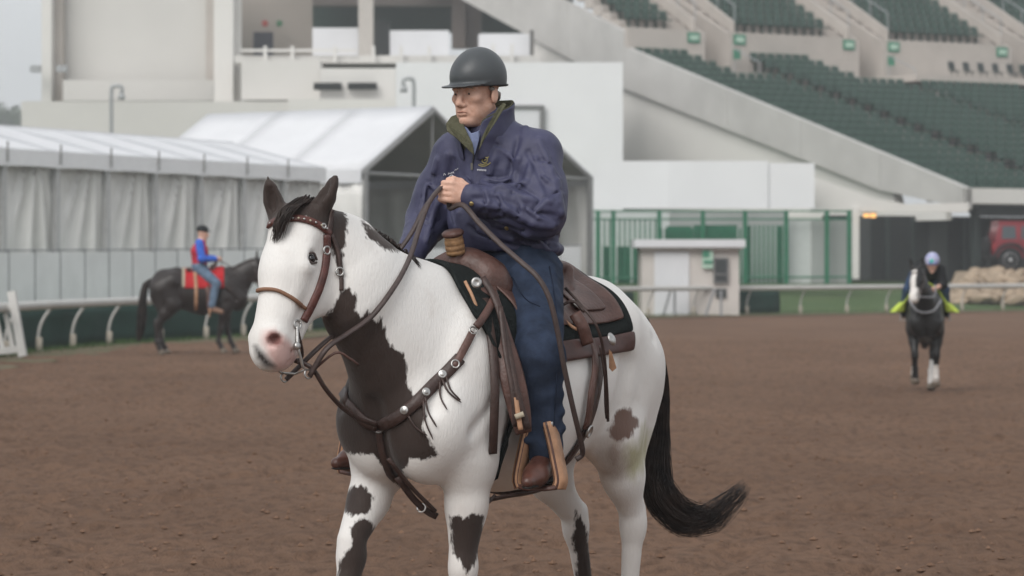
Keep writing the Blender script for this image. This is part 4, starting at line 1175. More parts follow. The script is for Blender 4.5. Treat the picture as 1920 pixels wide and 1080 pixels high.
# ---- main horse: hooves, eyes, hair
m_hoof = mat('hoof_horn', (.16, .13, .10), .5, .3, vary=.25, scale=20)
m_eye = mat('horse_eye', (.012, .011, .013), .08, .6, vary=.05)
m_lid = mat('horse_eyelid', (.09, .07, .065), .6, .2)
m_hair = mat('black_horsehair', (.011, .009, .009), .5, .3, scale=9, color2=(.048, .031, .025))
for J in main_legs.values(): hoof(horse, MF, J[3], J[4], m_hoof)
for s in (-1, 1):
    c = Vector(MF.wn([H_main(.168, -.064, s * .101)])[0])
    MB().lathe(c - Vector((0, 0, .016)), (0, 0, 1), [(.016 * math.sin(t), .016 - .016 * math.cos(t)) for t in np.linspace(.15, 3.0, 9)], 16).build('eye', m_eye, horse, True)
    for da, dn in ((-.022, .010), (.018, .006)):
        pts = [Vector(MF.wn([H_main(.168 + da * (1 - abs(t) * .75), -.064 + t * .026 + dn * .3, s * (.1115 - abs(t) * .006))])[0]) for t in (-1, -.6, -.2, .2, .6, 1)]
        MB().tube(spline(pts, 3), .0042, 6).build('eyelid', m_lid, horse, True)

def strands(name, parent, m, roots, n, r0, fn, seg=9, sides=3, seed=1):
    """bundle of hair strands: fn(rand) -> list of points"""
    R = random.Random(seed); b = MB()
    for i in range(n):
        pts = spline(fn(R), 4)
        k = len(pts); rr = [r0 * (.75 + .5 * R.random()) * (1 - .85 * (j / (k - 1)) ** 2) for j in range(k)]
        b.tube(pts, rr, sides, cap=False)
    return b.build(name, m, parent, True)

tail_px = [(1205, 600, 11.62), (1231, 660, 11.68), (1241, 730, 11.72), (1238, 810, 11.73), (1232, 880, 11.72), (1244, 935, 11.72), (1285, 972, 11.74), (1335, 968, 11.80), (1385, 925, 11.86), (1402, 905, 11.9)]
tail_c = [P(*p) for p in tail_px]
tail_w = [.02, .022, .027, .036, .054, .070, .072, .060, .040, .022]
def tail_fn(R):
    a, q = R.uniform(0, 6.28), math.sqrt(R.random())
    off = (q * math.cos(a), q * math.sin(a)); end = R.choice([10, 10, 9, 9, 9, 8, 8, 8, 7, 7, 6, 5]); cut = R.random()
    out = []
    for i in range(end):
        t = (tail_c[min(i+1, 9)] - tail_c[max(i-1, 0)]).normalized(); sd = t.cross(Vector((0, 1, 0))).normalized()
        w = tail_w[i]; j = .25 * w
        out.append(tail_c[i] + sd * (off[0] * w + R.uniform(-j, j)) + Vector((0, 1, 0)) * (off[1] * w * .8 + R.uniform(-j, j)))
    if end > 5: out[-1] = out[-2].lerp(out[-1], .25 + .75 * cut)
    return out
strands('tail', horse, m_hair, None, 760, .0021, tail_fn, seed=4)
def forelock_fn(R):
    t = R.uniform(-1, 1); e = R.uniform(.55, 1.05)
    p0 = H_main(-.045 + R.uniform(-.02, .01), -.03 + R.uniform(-.03, .02), .035 + t * .030)
    p1 = H_main(.02, .045 + R.uniform(-.01, .012), t * .034 + .055)
    p2 = H_main(.02 + .055 * e, .055 + R.uniform(-.01, .012), t * .030 + .048)
    p3 = H_main(.02 + .12 * e, .046 + R.uniform(-.006, .01), t * .020 + .035 + R.uniform(-.012, .012))
    return [Vector(q) for q in MF.wn([p0, p1, p2, p3])]
strands('forelock', horse, m_hair, None, 150, .0033, forelock_fn, seed=5)
crest = [(688, 424, 10.28), (715, 437, 10.33), (742, 455, 10.38), (768, 474, 10.43), (785, 486, 10.48)]
crest_s = spline([P(*c) for c in crest], 8)
def mane_fn(R):
    p = crest_s[R.randrange(len(crest_s))] + Vector((0, .05, -.012)); s = R.uniform(.06, .16)
    return [p, p + Vector((-.015 + R.uniform(-.02, .02), .03, .012)), p + Vector((-.03 + R.uniform(-.03, .03), .08, -s * .4)), p + Vector((-.03 + R.uniform(-.04, .04), .10, -s))]
strands('mane', horse, m_hair, None, 140, .0035, mane_fn, seed=6)
def tuft_fn(R):
    p = P(766 + R.uniform(-8, 12), 480 + R.uniform(-4, 4), 10.36)
    e = P(776 + R.uniform(-14, 16), 512 + R.uniform(-14, 12), 10.31)
    return [p + Vector((0, .03, -.005)), p.lerp(e, .4) + Vector((0, -.01, .0)), e]
strands('mane', horse, m_hair, None, 70, .003, tuft_fn, seed=8)

# ------------------------------------------------------------------ rider of the pinto
def sdf_normals(V, Q):
    n = np.zeros_like(V); a, b, c, d = (V[Q[:, i]] for i in range(4))
    fn = np.cross(c - a, d - b)
    for i in range(4): np.add.at(n, Q[:, i], fn)
    return n / (np.linalg.norm(n, axis=1, keepdims=True) + 1e-12)

def ridged_bump(m, scale, strength, dist):
    nt = m.node_tree; n, l = nt.nodes, nt.links
    tc = n.new('ShaderNodeTexCoord'); q = n.new('ShaderNodeTexNoise'); q.noise_type = 'RIDGED_MULTIFRACTAL'; q.normalize = True
    q.inputs['Scale'].default_value = scale; q.inputs['Detail'].default_value = 3; q.inputs['Distortion'].default_value = .5; q.inputs['Roughness'].default_value = .45
    l.new(tc.outputs['Object'], q.inputs['Vector'])
    w = n.new('ShaderNodeTexNoise'); w.inputs['Scale'].default_value = 260; l.new(tc.outputs['Object'], w.inputs['Vector'])
    ad = n.new('ShaderNodeMath'); ad.operation = 'MULTIPLY_ADD'; ad.inputs[1].default_value = .06; l.new(w.outputs['Fac'], ad.inputs[0]); l.new(q.outputs['Fac'], ad.inputs[2])
    bp = n.new('ShaderNodeBump'); bp.inputs['Strength'].default_value = strength; bp.inputs['Distance'].default_value = dist
    l.new(ad.outputs[0], bp.inputs['Height']); l.new(bp.outputs['Normal'], n['Principled BSDF'].inputs['Normal'])
m_skin = mat('skin', (.56, .315, .230), .5, .35, scale=42, color2=(.66, .42, .33), bump=.10, bscale=110)
m_jacket = mat('navy_jacket_nylon', (.052, .053, .104), .5, .35, vary=.14, scale=12)
ridged_bump(m_jacket, 5.5, .9, .034)
m_lining = mat('olive_fleece', (.10, .098, .065), .95, .1, vary=.2, scale=60, bump=.4, bscale=160)
m_shirt = mat('pale_blue_shirt', (.17, .20, .32), .8, .2, scale=30)
m_denim = mat('dark_denim', (.025, .036, .064), .85, .15, vary=.38, scale=14, detail=8)
ridged_bump(m_denim, 7.0, .85, .024)
m_boot = mat('brown_boot_leather', (.085, .035, .026), .35, .45, vary=.35, scale=22, bump=.1, bscale=80)
m_sole = mat('boot_sole', (.02, .017, .016), .7, .2)
m_helmet = mat('dark_grey_helmet', (.058, .064, .070), .42, .45, vary=.08, scale=9, bump=.03, bscale=200)
m_brass = mat('brass', (.42, .32, .14), .35, .5, metal=.8)
m_silver = mat('silver', (.46, .45, .44), .38, .5, metal=.85, vary=.2, scale=60)
m_thread_w = mat('white_thread', (.62, .62, .66), .8, .2)
m_thread_g = mat('gold_thread', (.36, .31, .14), .7, .3)
m_lip = mat('lips', (.30, .13, .10), .5, .3)
m_brow = mat('grey_hair', (.26, .23, .21), .8, .2)

person = empty('person', MF.w(.05, 0, 1.5), 'person in navy jacket, dark jeans and grey helmet riding the white and brown horse', 'person')
HC = np.array((.215, -.04, 2.300))                      # head centre
_fa = math.radians(38)
hf = dloc((-math.sin(_fa), -math.cos(_fa), -.06)); hf /= np.linalg.norm(hf)
hl = np.cross((0, 0, 1), hf); hl /= np.linalg.norm(hl)
hu = np.cross(hf, hl)
def Hd(f, l, z): return HC + hf * f + hl * l + hu * z
hax = (hf, hl, hu)
L_EL, L_WR = np.array((.215, .250, 1.80)), np.array((.385, .055, 1.862))
L_SH, R_SH = np.array((.10, .170, 2.030)), np.array((.13, -.190, 2.030))
R_EL, R_WR = np.array((.13, -.315, 1.79)), np.array((.34, -.27, 1.625))
L_HIP, L_KN, L_AN = np.array((.10, .12, 1.565)), np.array((.43, .375, 1.27)), np.array((.375, .365, .935))
R_HIP, R_KN, R_AN = np.array((.10, -.12, 1.565)), np.array((.44, -.335, 1.27)), np.array((.50, -.345, .965))

B = SDF((-.2, -.55, .75), (.8, .55, 2.5), .0052)
lat = (0, 1, 0)
# hidden trunk and limbs keep the body one continuous figure
B.cap((.06, 0, 1.58), (.10, 0, 1.80), .10, .10, k=.03, lat=lat, sa=1.4); B.cap((.10, 0, 1.80), (.13, 0, 2.0), .10, .095, k=.03, lat=lat, sa=1.5)
B.cap(L_SH, R_SH, .06, k=.04)
for a, b_, c in ((L_SH, L_EL, L_WR), (R_SH, R_EL, R_WR)):
    B.cap(a, b_, .048, .040, k=.03); B.cap(b_, c, .040, .028, k=.02)
for a, b_, c in ((L_HIP, L_KN, L_AN), (R_HIP, R_KN, R_AN)):
    B.cap(a, b_, .085, .055, k=.03); B.cap(b_, c, .055, .036, k=.02)
# neck and head
B.cap((.145, -.015, 2.06), Hd(-.025, 0, -.09), .060, .056, k=.04)
B.cap(Hd(.03, .03, -.14), (.18, -.0, 2.10), .018, .016, k=.03)
B.ell(Hd(-.012, 0, .03), (.100, .079, .100), hax, k=.02)
B.ell(Hd(.030, 0, -.050), (.060, .055, .085), hax, k=.03)
for s in (-1, 1): B.cap(Hd(-.012, s*.050, -.075), Hd(.055, s*.014, -.138), .018, .017, k=.03)
B.ell(Hd(.072, 0, -.135), (.022, .026, .020), hax, k=.02)                   # chin
B.ell(Hd(.078, 0, -.098), (.019, .030, .024), hax, k=.02)                   # mouth mound
for s in (-1, 1):
    B.ell(Hd(.062, s*.043, -.052), (.026, .022, .022), hax, k=.02)           # cheekbone
    B.ell(Hd(.052, s*.040, -.100), (.022, .014, .030), hax, k=.02)           # fold by the mouth
    B.cap(Hd(.086, s*.016, -.008), Hd(.072, s*.052, -.012), .010, .009, k=.014)   # brow ridge
    B.ell(Hd(.088, s*.033, -.032), (.014, .017, .010), hax, k=.008, sub=True)  # eye socket
    B.ell(Hd(.076, s*.033, -.033), (.013, .0135, .0115), hax, k=.003)           # eyeball under lids
    B.cap(Hd(.085, s*.022, -.026), Hd(.078, s*.046, -.028), .0045, .004, k=.004)
    B.cap(Hd(.083, s*.024, -.041), Hd(.076, s*.045, -.041), .004, .004, k=.005)
    B.ell(Hd(.096, s*.013, -.078), (.012, .010, .009), hax, k=.008)           # nostril wing
    B.ell(Hd(-.012, s*.080, -.045), (.020, .008, .032), (hf*.95 + hu*.2, hl, hu*.95 - hf*.2), k=.006)   # ear
    B.ell(Hd(-.006, s*.090, -.040), (.010, .005, .018), hax, k=.004, sub=True)
    B.cap(Hd(.090, s*.021, -.083), Hd(.078, s*.037, -.108), .003, .003, k=.006, sub=True)
B.cap(Hd(.092, 0, -.018), Hd(.108, 0, -.066), .0105, .0125, k=.010)           # nose
B.ell(Hd(.110, 0, -.072), (.013, .013, .012), hax, k=.008)
B.cap(Hd(.098, -.022, -.104), Hd(.098, .022, -.104), .0030, k=.004, sub=True)  # mouth line
B.cap(Hd(.095, -.015, -.098), Hd(.095, .015, -.098), .0055, k=.006)
B.cap(Hd(.093, -.014, -.111), Hd(.093, .014, -.111), .0065, k=.006)
B.cap(Hd(.090, -.014, -.122), Hd(.090, .014, -.122), .003, k=.006, sub=True)
# left hand closed on the reins
fw = (L_WR - L_EL) / np.linalg.norm(L_WR - L_EL)
ho_ = np.array((.78, .62, .0)); ho_ -= fw * (ho_ @ fw); ho_ /= np.linalg.norm(ho_)
if Vector(MF.F * ho_[0] + MF.L * ho_[1]).y > 0: ho_ = -ho_
hup = np.cross(ho_, fw); hup *= np.sign(hup[2])
def Hn(f, o, u): return L_WR + fw * f + ho_ * o + hup * u
B.cap(L_WR, Hn(.03, 0, 0), .029, .030, k=.02, lat=hup, sa=1.1)
B.ell(Hn(.058, .002, -.002), (.042, .024, .042), (fw, ho_, hup), k=.015)
for i, (uz, le) in enumerate(((.033, .95), (.012, 1.05), (-.010, 1.0), (-.030, .85))):
    kn = Hn(.092 - .004 * i, .012, uz); p1 = Hn(.092 + .030 * le, -.006, uz - .006); p2 = Hn(.078 + .018 * le, -.036, uz - .010); p3 = Hn(.056, -.034, uz - .008)
    B.cap(Hn(.05, .006, uz * .8), kn, .0125, .0120, k=.008)
    B.chain([kn, p1, p2, p3], [.0115, .0105, .0098, .0085], k=.004)
B.chain([Hn(.02, -.012, .028), Hn(.058, -.016, .047), Hn(.088, -.010, .050), Hn(.106, -.016, .044)], [.016, .0135, .0115, .0095], k=.006)
# right hand resting on the thigh
fr = (R_WR - R_EL) / np.linalg.norm(R_WR - R_EL); ro = np.array((0, -1.0, 0)); ro -= fr * (ro @ fr); ro /= np.linalg.norm(ro); ru = np.cross(fr, ro)
def Hr(f, o, u): return R_WR + fr * f + ro * o + ru * u
B.cap(R_WR, Hr(.03, 0, 0), .028, .030, k=.02); B.ell(Hr(.06, 0, 0), (.042, .040, .022), (fr, ro, ru), k=.015)
for o_, le in ((-.028, .9), (-.009, 1.05), (.011, 1.0), (.029, .8)):
    B.chain([Hr(.08, o_, .004), Hr(.105 + .02 * le, o_ * 1.1, .002), Hr(.125 + .03 * le, o_ * 1.1, -.020), Hr(.12 + .02 * le, o_, -.040)], [.0115, .0105, .0095, .0085], k=.005)
B.chain([Hr(.02, -.028, .0), Hr(.05, -.050, -.008), Hr(.085, -.056, -.014)], [.015, .0125, .010], k=.006)
V, Q = B.mesh(); del B
pbody = np_mesh_obj('body', MF.wn(V), Q, m_skin, person)
# eyes, brows, lips as thin pieces on the face
for s in (-1, 1):
    c = Vector(MF.wn([Hd(.0868, s*.033, -.0345)])[0]); d = Vector(MF.F) * hf[0] + Vector(MF.L) * hf[1]
    MB().lathe(c, d, [(.0050, 0), (.0040, .0022), (.002, .0030)], 10).build('eye', mat('eye_dark', (.05, .04, .038), .25, .5), person, True)
    MB().tube([Vector(q) for q in MF.wn([Hd(.0955, s*.012, -.013), Hd(.093, s*.030, -.008), Hd(.080, s*.050, -.014)])], [.003, .0035, .002], 6).build('eyebrow', m_brow, person, True)
MB().tube([Vector(q) for q in MF.wn([Hd(.094, -.024, -.1055), Hd(.1005, -.008, -.1035), Hd(.1005, .008, -.1035), Hd(.094, .024, -.1055)])], [.001, .0028, .0028, .001], 6).build('lips', m_lip, person, True)
# sideburn hair behind the ear, under the helmet
for s in (-1, 1):
    MB().tube([Vector(q) for q in MF.wn([Hd(.010, s*.076, -.012), Hd(-.04, s*.074, -.04), Hd(-.075, s*.045, -.055)])], [.008, .012, .010], 8).build('hair', m_brow, person, True)

# helmet
Hh = SDF((-.05, -.30, 2.2), (.48, .22, 2.52), .004)
Hh.ell(Hd(-.012, 0, .030), (.122, .100, .096), hax, k=0)
Hh.cap(Hd(-.02, 0, -.02), Hd(-.02, 0, .04), .106, .106, k=.02, lat=hl, sa=.93)
sl, g = Hh._sub(Hh.lo, Hh.lo + Hh.h * Hh.n)
rel = g - HC
zf = rel @ hf; zu = rel @ hu
Hh.F[sl] = np.maximum(Hh.F[sl], (-.008 + .10 * np.clip(-zf, -1, .06) * -.35) - zu)       # lower rim
Hh.ell(Hd(-.012, 0, .010), (.110, .088, .096), hax, k=0, sub=True)
Hh.ell(Hd(.075, 0, -.001), (.088, .088, .007), (hf*.995 - hu*.09, hl, hu*.995 + hf*.09), k=.012)   # peak
Hh.ell(Hd(-.012, 0, -.04), (.110, .090, .055), hax, k=.004, sub=True)
V, Q = Hh.mesh(); del Hh
np_mesh_obj('helmet', MF.wn(V), Q, m_helmet, person)
hr = [Vector(q) for q in MF.wn([Hd(-.02 + .120 * math.cos(t), .100 * math.sin(t), -.004) for t in np.linspace(0, 2 * math.pi, 41)])]
MB().tube(hr, .0045, 6).build('helmet_rim', mat('helmet_rim_rubber', (.02, .021, .023), .6, .3), person, True)

# jacket
J = SDF((-.26, -.52, 1.55), (.56, .48, 2.26), .006)
J.cap((.05, 0, 1.70), (.09, 0, 1.84), .160, .168, k=.03, lat=lat, sa=1.30, sb=1.27)
J.cap((.09, 0, 1.84), (.125, -.01, 2.02), .168, .135, k=.04, lat=lat, sa=1.27, sb=1.45)
J.ell((.17, 0, 1.77), (.12, .17, .13), k=.05)
J.cap(L_SH + (0, -.03, -.01), R_SH + (0, .03, -.01), .088, k=.04)
for sh in (L_SH, R_SH): J.cap((.145, -.015, 2.10), sh + (0, 0, .02), .075, .062, k=.04)
J.cap((.13, 0, 2.06), (.155, -.02, 2.13), .10, .085, k=.05)
sl, g = J._sub(J.lo, J.lo + J.h * J.n)
J.F[sl] = np.maximum(J.F[sl], 1.655 - g[..., 2] + .06 * (g[..., 0] - .1))
hemr = [np.array((.06 + .165 * math.cos(t), .212 * math.sin(t), 1.672 + .012 * math.cos(t))) for t in np.linspace(0, 2 * math.pi, 25)]
for i in range(24): J.cap(hemr[i], hemr[i+1], .020, k=.012)
def sleeve(a, b_, c, r0, r1, r2, bulge):
    J.cap(a, b_, r0, r1, k=.045); J.cap(b_, c - (c - b_) * .06, r1, r2, k=.04)
    J.ell((a * .35 + b_ * .65) + bulge, (.080, .080, .095), k=.05)
sleeve(L_SH, L_EL, L_WR, .090, .086, .054, np.array((-.03, .015, -.01)))
sleeve(R_SH, R_EL, R_WR, .090, .082, .054, np.array((0, -.01, 0)))
J.cap(L_WR - fw * .035, L_WR + fw * .012, .046, .046, k=.015)
# folds: ridges and creases running along the stress lines
def fold(pts, r=.012, k=.025, sub=False):
    pts = [np.array(p, float) for p in pts]
    for i in range(len(pts) - 1): J.cap(pts[i], pts[i+1], r, r * .85, k=k, sub=sub)
def px_fold(pl, d, **kw): fold([M_from_px(x, y, dd if dd else d) for x, y, dd in pl], **kw)
J_F0 = J.F.copy()
V0, Q0 = J.mesh(); W0 = MF.wn(V0)
BVH_J = BVHTree.FromPolygons([tuple(v) for v in W0], [tuple(q) for q in Q0])
def on_jacket(px, py, off=0.0):
    h = BVH_J.ray_cast(cam.location, ray(px, py))
    return None if h[0] is None else h[0] + h[1] * off
def jfold(pl, r=.012, off=-.004, k=.022, sub=False):
    q = [on_jacket(x, y, off) for x, y in pl]; q = [np.array(MF.loc(p)) for p in q if p is not None]
    if len(q) > 1: fold(q, r, k, sub)
for pl in ([(985, 240), (970, 300), (962, 350)], [(1010, 262), (1035, 320), (1046, 380)], [(1000, 300), (985, 345), (930, 352)],
           [(900, 345), (940, 352), (985, 372), (1030, 378)], [(905, 385), (950, 392), (1000, 420), (1035, 425)], [(880, 395), (930, 418), (990, 440), (1040, 445)],
           [(840, 290), (832, 340), (812, 400), (800, 450)], [(860, 400), (862, 440)], [(900, 430), (960, 448), (1040, 452)], [(820, 300), (800, 360), (782, 420)], [(935, 260), (925, 300), (915, 335)],
           [(1045, 340), (1052, 400), (1045, 440)]):
    jfold(pl, r=.012, off=-.001, k=.016)
for pl in ([(972, 262), (958, 318), (952, 345)], [(950, 340), (975, 352), (1010, 372)], [(890, 372), (935, 372), (1000, 398), (1040, 405)], [(895, 402), (945, 408), (1000, 434)], [(850, 300), (845, 350), (838, 380)],
           [(990, 285), (1020, 345), (1030, 372)], [(880, 425), (960, 462), (1040, 462)], [(905, 300), (898, 340)], [(812, 330), (796, 390), (780, 440)]):
    jfold(pl, r=.009, off=.003, sub=True, k=.014)
for pl in ([(1000, 392), (1020, 372), (1044, 362)], [(985, 388), (1005, 402), (1040, 415)], [(960, 362), (975, 384), (972, 408)], [(930, 360), (940, 380), (936, 400)], [(905, 352), (912, 372), (908, 392)],
           [(1015, 300), (1030, 310), (1046, 330)], [(1012, 325), (1032, 340), (1050, 360)], [(930, 272), (950, 285), (965, 310)], [(870, 330), (880, 345)], [(905, 330), (935, 335), (955, 328)],
           [(800, 340), (815, 352), (822, 372)], [(790, 370), (808, 385), (815, 402)], [(782, 400), (798, 412), (806, 430)], [(890, 410), (920, 440), (935, 460)], [(980, 430), (1010, 450), (1020, 462)], [(842, 395), (850, 420), (848, 450)]):
    jfold(pl, r=.006, off=.0035, sub=True, k=.009)
    jfold([(x + 5, y + 6) for x, y in pl], r=.006, off=.0005, k=.010)
V, Q = J.mesh(); del J
N = sdf_normals(V, Q)
w1 = 1 - np.abs(2 * vnoise(V * (11, 13, 8) + 5, 1) - 1); w2 = 1 - np.abs(2 * vnoise(V * (26, 24, 20) + 9, 2) - 1)
V = V + N * ((w1 - .6) * .006 + (w2 - .6) * .003)[:, None]
np_mesh_obj('jacket', MF.wn(V), Q, m_jacket, person)
BVH_J = BVHTree.FromPolygons([tuple(v) for v in MF.wn(V)], [tuple(q) for q in Q])

# collar standing open, olive lining inside, shirt collar within
def collar(name, m, rows, parent, thick):
    """rows: list of rings, each a list of local points; solid sheet"""
    n = len(rows[0]); v = []; f = []
    for r in rows: v += [Vector(q) for q in MF.wn(r)]
    for i in range(len(rows) - 1):
        for k in range(n - 1): f.append((i*n + k, i*n + k + 1, (i+1)*n + k + 1, (i+1)*n + k))
    o = mesh_obj(name, v, f, m, parent, True)
    md = o.modifiers.new('thick', 'SOLIDIFY'); md.thickness = thick; md.offset = 0
    sb = o.modifiers.new('sub', 'SUBSURF'); sb.levels = 2; sb.render_levels = 2
    return o
NB = np.array((.165, -.022, 2.085)); NT = np.array((.200, -.034, 2.165))
def ring(c, rf, rl, dz_back, dz_front, dz_side, a0, a1, n=17, extra=0):
    out = []
    for t in np.linspace(a0, a1, n):
        f_, l_ = math.cos(t), math.sin(t)           # t = 0 is the front
        z = dz_front * max(f_, 0) ** 1.5 + dz_back * max(-f_, 0) + dz_side * abs(l_)
        out.append(c + hf * (rf * f_) * 1.0 + hl * (rl * l_) + np.array((0, 0, z)))
    return out
A0, A1 = math.radians(24), math.radians(330)
def crow(c, r, up, open_a, droop):
    return ring(c, r[0], r[1], up[0], up[1], up[2], math.radians(open_a), math.radians(360 - open_a))
outer = [crow(NB, (.105, .122), (.01, -.085, 0), 10, 0), crow(NB + (.008, 0, .045), (.112, .112), (.02, -.075, .005), 20, 0), crow(NB + (.012, -.002, .085), (.118, .106), (.035, -.055, .010), 30, 0), crow(NB + (.014, -.003, .108), (.126, .112), (.042, -.050, .012), 36, 0)]
collar('collar', m_jacket, outer, person, .008)
inner = [crow(NB + (.0, 0, .02), (.092, .104), (.01, -.075, 0), 13, 0), crow(NB + (.01, 0, .055), (.100, .100), (.02, -.065, .005), 23, 0), crow(NB + (.014, -.002, .095), (.110, .099), (.035, -.052, .010), 31, 0), crow(NB + (.015, -.003, .112), (.124, .110), (.043, -.048, .012), 36, 0)]
collar('collar_lining', m_lining, inner, person, .006)
shirt = [crow(NB + (.012, 0, .0), (.078, .072), (.0, -.055, 0), 4, 0), crow(NB + (.016, -.002, .04), (.076, .070), (.01, -.045, .0), 10, 0), crow(NB + (.018, -.003, .068), (.074, .070), (.015, -.040, .0), 20, 0)]
collar('shirt_collar', m_shirt, shirt, person, .005)
def patch(name, m, pts, thick, parent=None):
    b = MB().prism([P(*p) for p in pts], (0, thick, 0)); o = b.build(name, m, parent or person)
    bv = o.modifiers.new('b', 'BEVEL'); bv.width = .004; bv.segments = 2; return o
patch('collar_lining', m_lining, [(862, 213, 10.84), (868, 232, 10.77), (876, 250, 10.73), (886, 268, 10.705), (889, 291, 10.71), (874, 277, 10.735), (854, 258, 10.77), (838, 246, 10.81), (836, 232, 10.84), (846, 218, 10.86)], .016)
patch('shirt_front', m_shirt, [(868, 234, 10.79), (876, 240, 10.765), (884, 250, 10.745), (896, 246, 10.745), (903, 240, 10.76), (898, 262, 10.735), (890, 292, 10.718), (884, 268, 10.728), (874, 250, 10.755)], .014)
patch('collar_lining', m_lining, [(944, 192, 10.72), (950, 196, 10.715), (930, 228, 10.69), (908, 262, 10.69), (897, 284, 10.70), (903, 258, 10.70), (918, 228, 10.70), (934, 202, 10.71)], .014)
zp = [on_jacket(x, y, .003) for x, y in ((893, 262), (890, 285), (887, 305))]
if all(zp): MB().tube(zp, .0035, 6).build('zip', mat('zip_dark', (.05, .05, .055), .4, .5, metal=.5), person)
zc = on_jacket(886, 312, .006)
if zc: MB().box(zc, (.008, .006, .026)).build('zip_pull', mat('zip_pull_metal', (.16, .15, .13), .4, .5, metal=.7), person)
# embroidery: gold emblem over a line of white lettering, white arched lettering on the other breast
def stitch(pts, r, m, name='embroidery'):
    q = [on_jacket(x, y, .0015) for x, y in pts]
    if all(q): MB().tube(q, r, 5).build(name, m, person)
stitch([(904, 303), (905, 297), (910, 294), (915, 297), (914, 303), (909, 306), (904, 303)], .0022, m_thread_g, 'emblem')
stitch([(908, 301), (912, 299)], .0022, m_thread_g, 'emblem'); stitch([(913, 297), (917, 294)], .002, m_thread_g, 'emblem')
stitch([(897, 309), (901, 311), (906, 312), (912, 311), (917, 308), (920, 305)], .0022, m_thread_g, 'emblem'); stitch([(900, 307), (906, 309), (914, 307)], .0018, m_thread_g, 'emblem')
for k in range(6): x = 895 + k * 3; stitch([(x, 318 + k * .2), (x + 2, 318 + k * .2), (x + 1, 320 + k * .2)], .0022, m_thread_w, 'lettering')
for pl in ([(832, 329), (833, 325), (836, 328)], [(840, 327), (842, 324), (844, 326)], [(845, 326), (847, 323)], [(848, 325), (850, 322), (852, 325)], [(853, 320), (855, 318)], [(856, 319), (859, 316)],
           [(840, 334), (843, 330), (848, 328), (852, 331), (853, 336)], [(845, 333), (849, 332)]): stitch(pl, .0016, m_thread_w, 'lettering')
for (x, y) in ((884, 382), (950, 428)):
    h = BVH_J.ray_cast(cam.location, ray(x, y))
    if h[0]: MB().lathe(h[0], h[1], [(.009, -.002), (.009, .003), (.006, .005)], 12).build('button', m_brass, person, True)

# jeans
D = SDF((-.25, -.55, .80), (.75, .55, 1.78), .0085)
D.cap((.04, 0, 1.60), (.07, 0, 1.70), .145, .135, k=.03, lat=lat, sa=1.25)
D.ell((.0, 0, 1.56), (.15, .19, .10), k=.05)
for hp, kn, an in ((L_HIP, L_KN, L_AN), (R_HIP, R_KN, R_AN)):
    D.cap(hp, kn, .138, .090, k=.05); D.cap(kn, an, .088, .062, k=.04)
    D.cap(an, an + (an - kn) * .10, .062, .060, k=.02)
for t, s in ((.12, 1), (.28, 1), (.5, 1), (.7, 1), (.88, 1)):
    c = L_KN * (1 - t) + L_AN * t
    D.cap(c + (.075, -.03, -.02), c + (-.02, .07, .025), .012, .008, k=.03)
V, Q = D.mesh(); del D
N = sdf_normals(V, Q)
w1 = 1 - np.abs(2 * vnoise(V * (9, 9, 14) + 2, 7) - 1); w2 = 1 - np.abs(2 * vnoise(V * (22, 22, 26), 8) - 1)
V = V + N * ((w1 - .6) * .010 + (w2 - .6) * .004)[:, None]
np_mesh_obj('jeans', MF.wn(V), Q, m_denim, person)
BVH_D = BVHTree.FromPolygons([tuple(v) for v in MF.wn(V)], [tuple(q) for q in Q])

for path in ([(1030, 500), (1040, 560), (1044, 620), (1044, 700), (1040, 770), (1036, 815)], [(960, 520), (985, 560), (1012, 575)]):
    q = []
    for x, y in path:
        h = BVH_D.ray_cast(cam.location, ray(x, y))
        if h[0] is not None: q.append(h[0] + h[1] * .001)
    if len(q) > 2: MB().tube(spline(q, 4), .0028, 5).build('seam', mat('denim_seam', (.016, .022, .040), .9, .1), person, True)
# boots
def boot(an, toe_dir, name='boot'):
    an = np.array(an); td = np.array(toe_dir, float); td /= np.linalg.norm(td)
    sd = np.cross((0, 0, 1), td); sd /= np.linalg.norm(sd); up = np.cross(td, sd)
    T = SDF(an + (-.30, -.25, -.22), an + (.36, .25, .12), .006)
    def b_(f, s, u): return an + td * f + sd * s + up * u
    T.cap(b_(-.03, 0, .05), b_(-.025, 0, -.04), .050, .046, k=.02)
    T.cap(b_(-.035, 0, -.055), b_(.10, 0, -.065), .042, .040, k=.03, lat=sd, sa=.9)
    T.cap(b_(.0, 0, -.02), b_(.13, 0, -.065), .042, .036, k=.03, lat=sd, sa=1.0)
    T.cap(b_(.10, 0, -.068), b_(.195, 0, -.075), .040, .022, k=.02, lat=sd, sa=1.1)
    V, Q = T.mesh(); o = np_mesh_obj(name, MF.wn(V), Q, m_boot, person)
    T = SDF(an + (-.30, -.25, -.22), an + (.36, .25, .12), .006)
    T.cap(b_(.02, 0, -.098), b_(.19, 0, -.094), .043, .026, k=.02, lat=up, sa=.24)
    T.cap(b_(-.055, 0, -.100), b_(.03, 0, -.098), .034, .036, k=.02, lat=up, sa=.3)
    T.cap(b_(-.055, 0, -.112), b_(-.03, 0, -.112), .034, .034, k=.01, lat=up, sa=.55)
    V, Q = T.mesh(); np_mesh_obj('sole', MF.wn(V), Q, m_sole, o)
    return b_
LB = boot(L_AN + (0, 0, -.03), (.95, .20, -.10)); RB = boot(R_AN + (0, 0, -.03), (.95, -.05, .0))
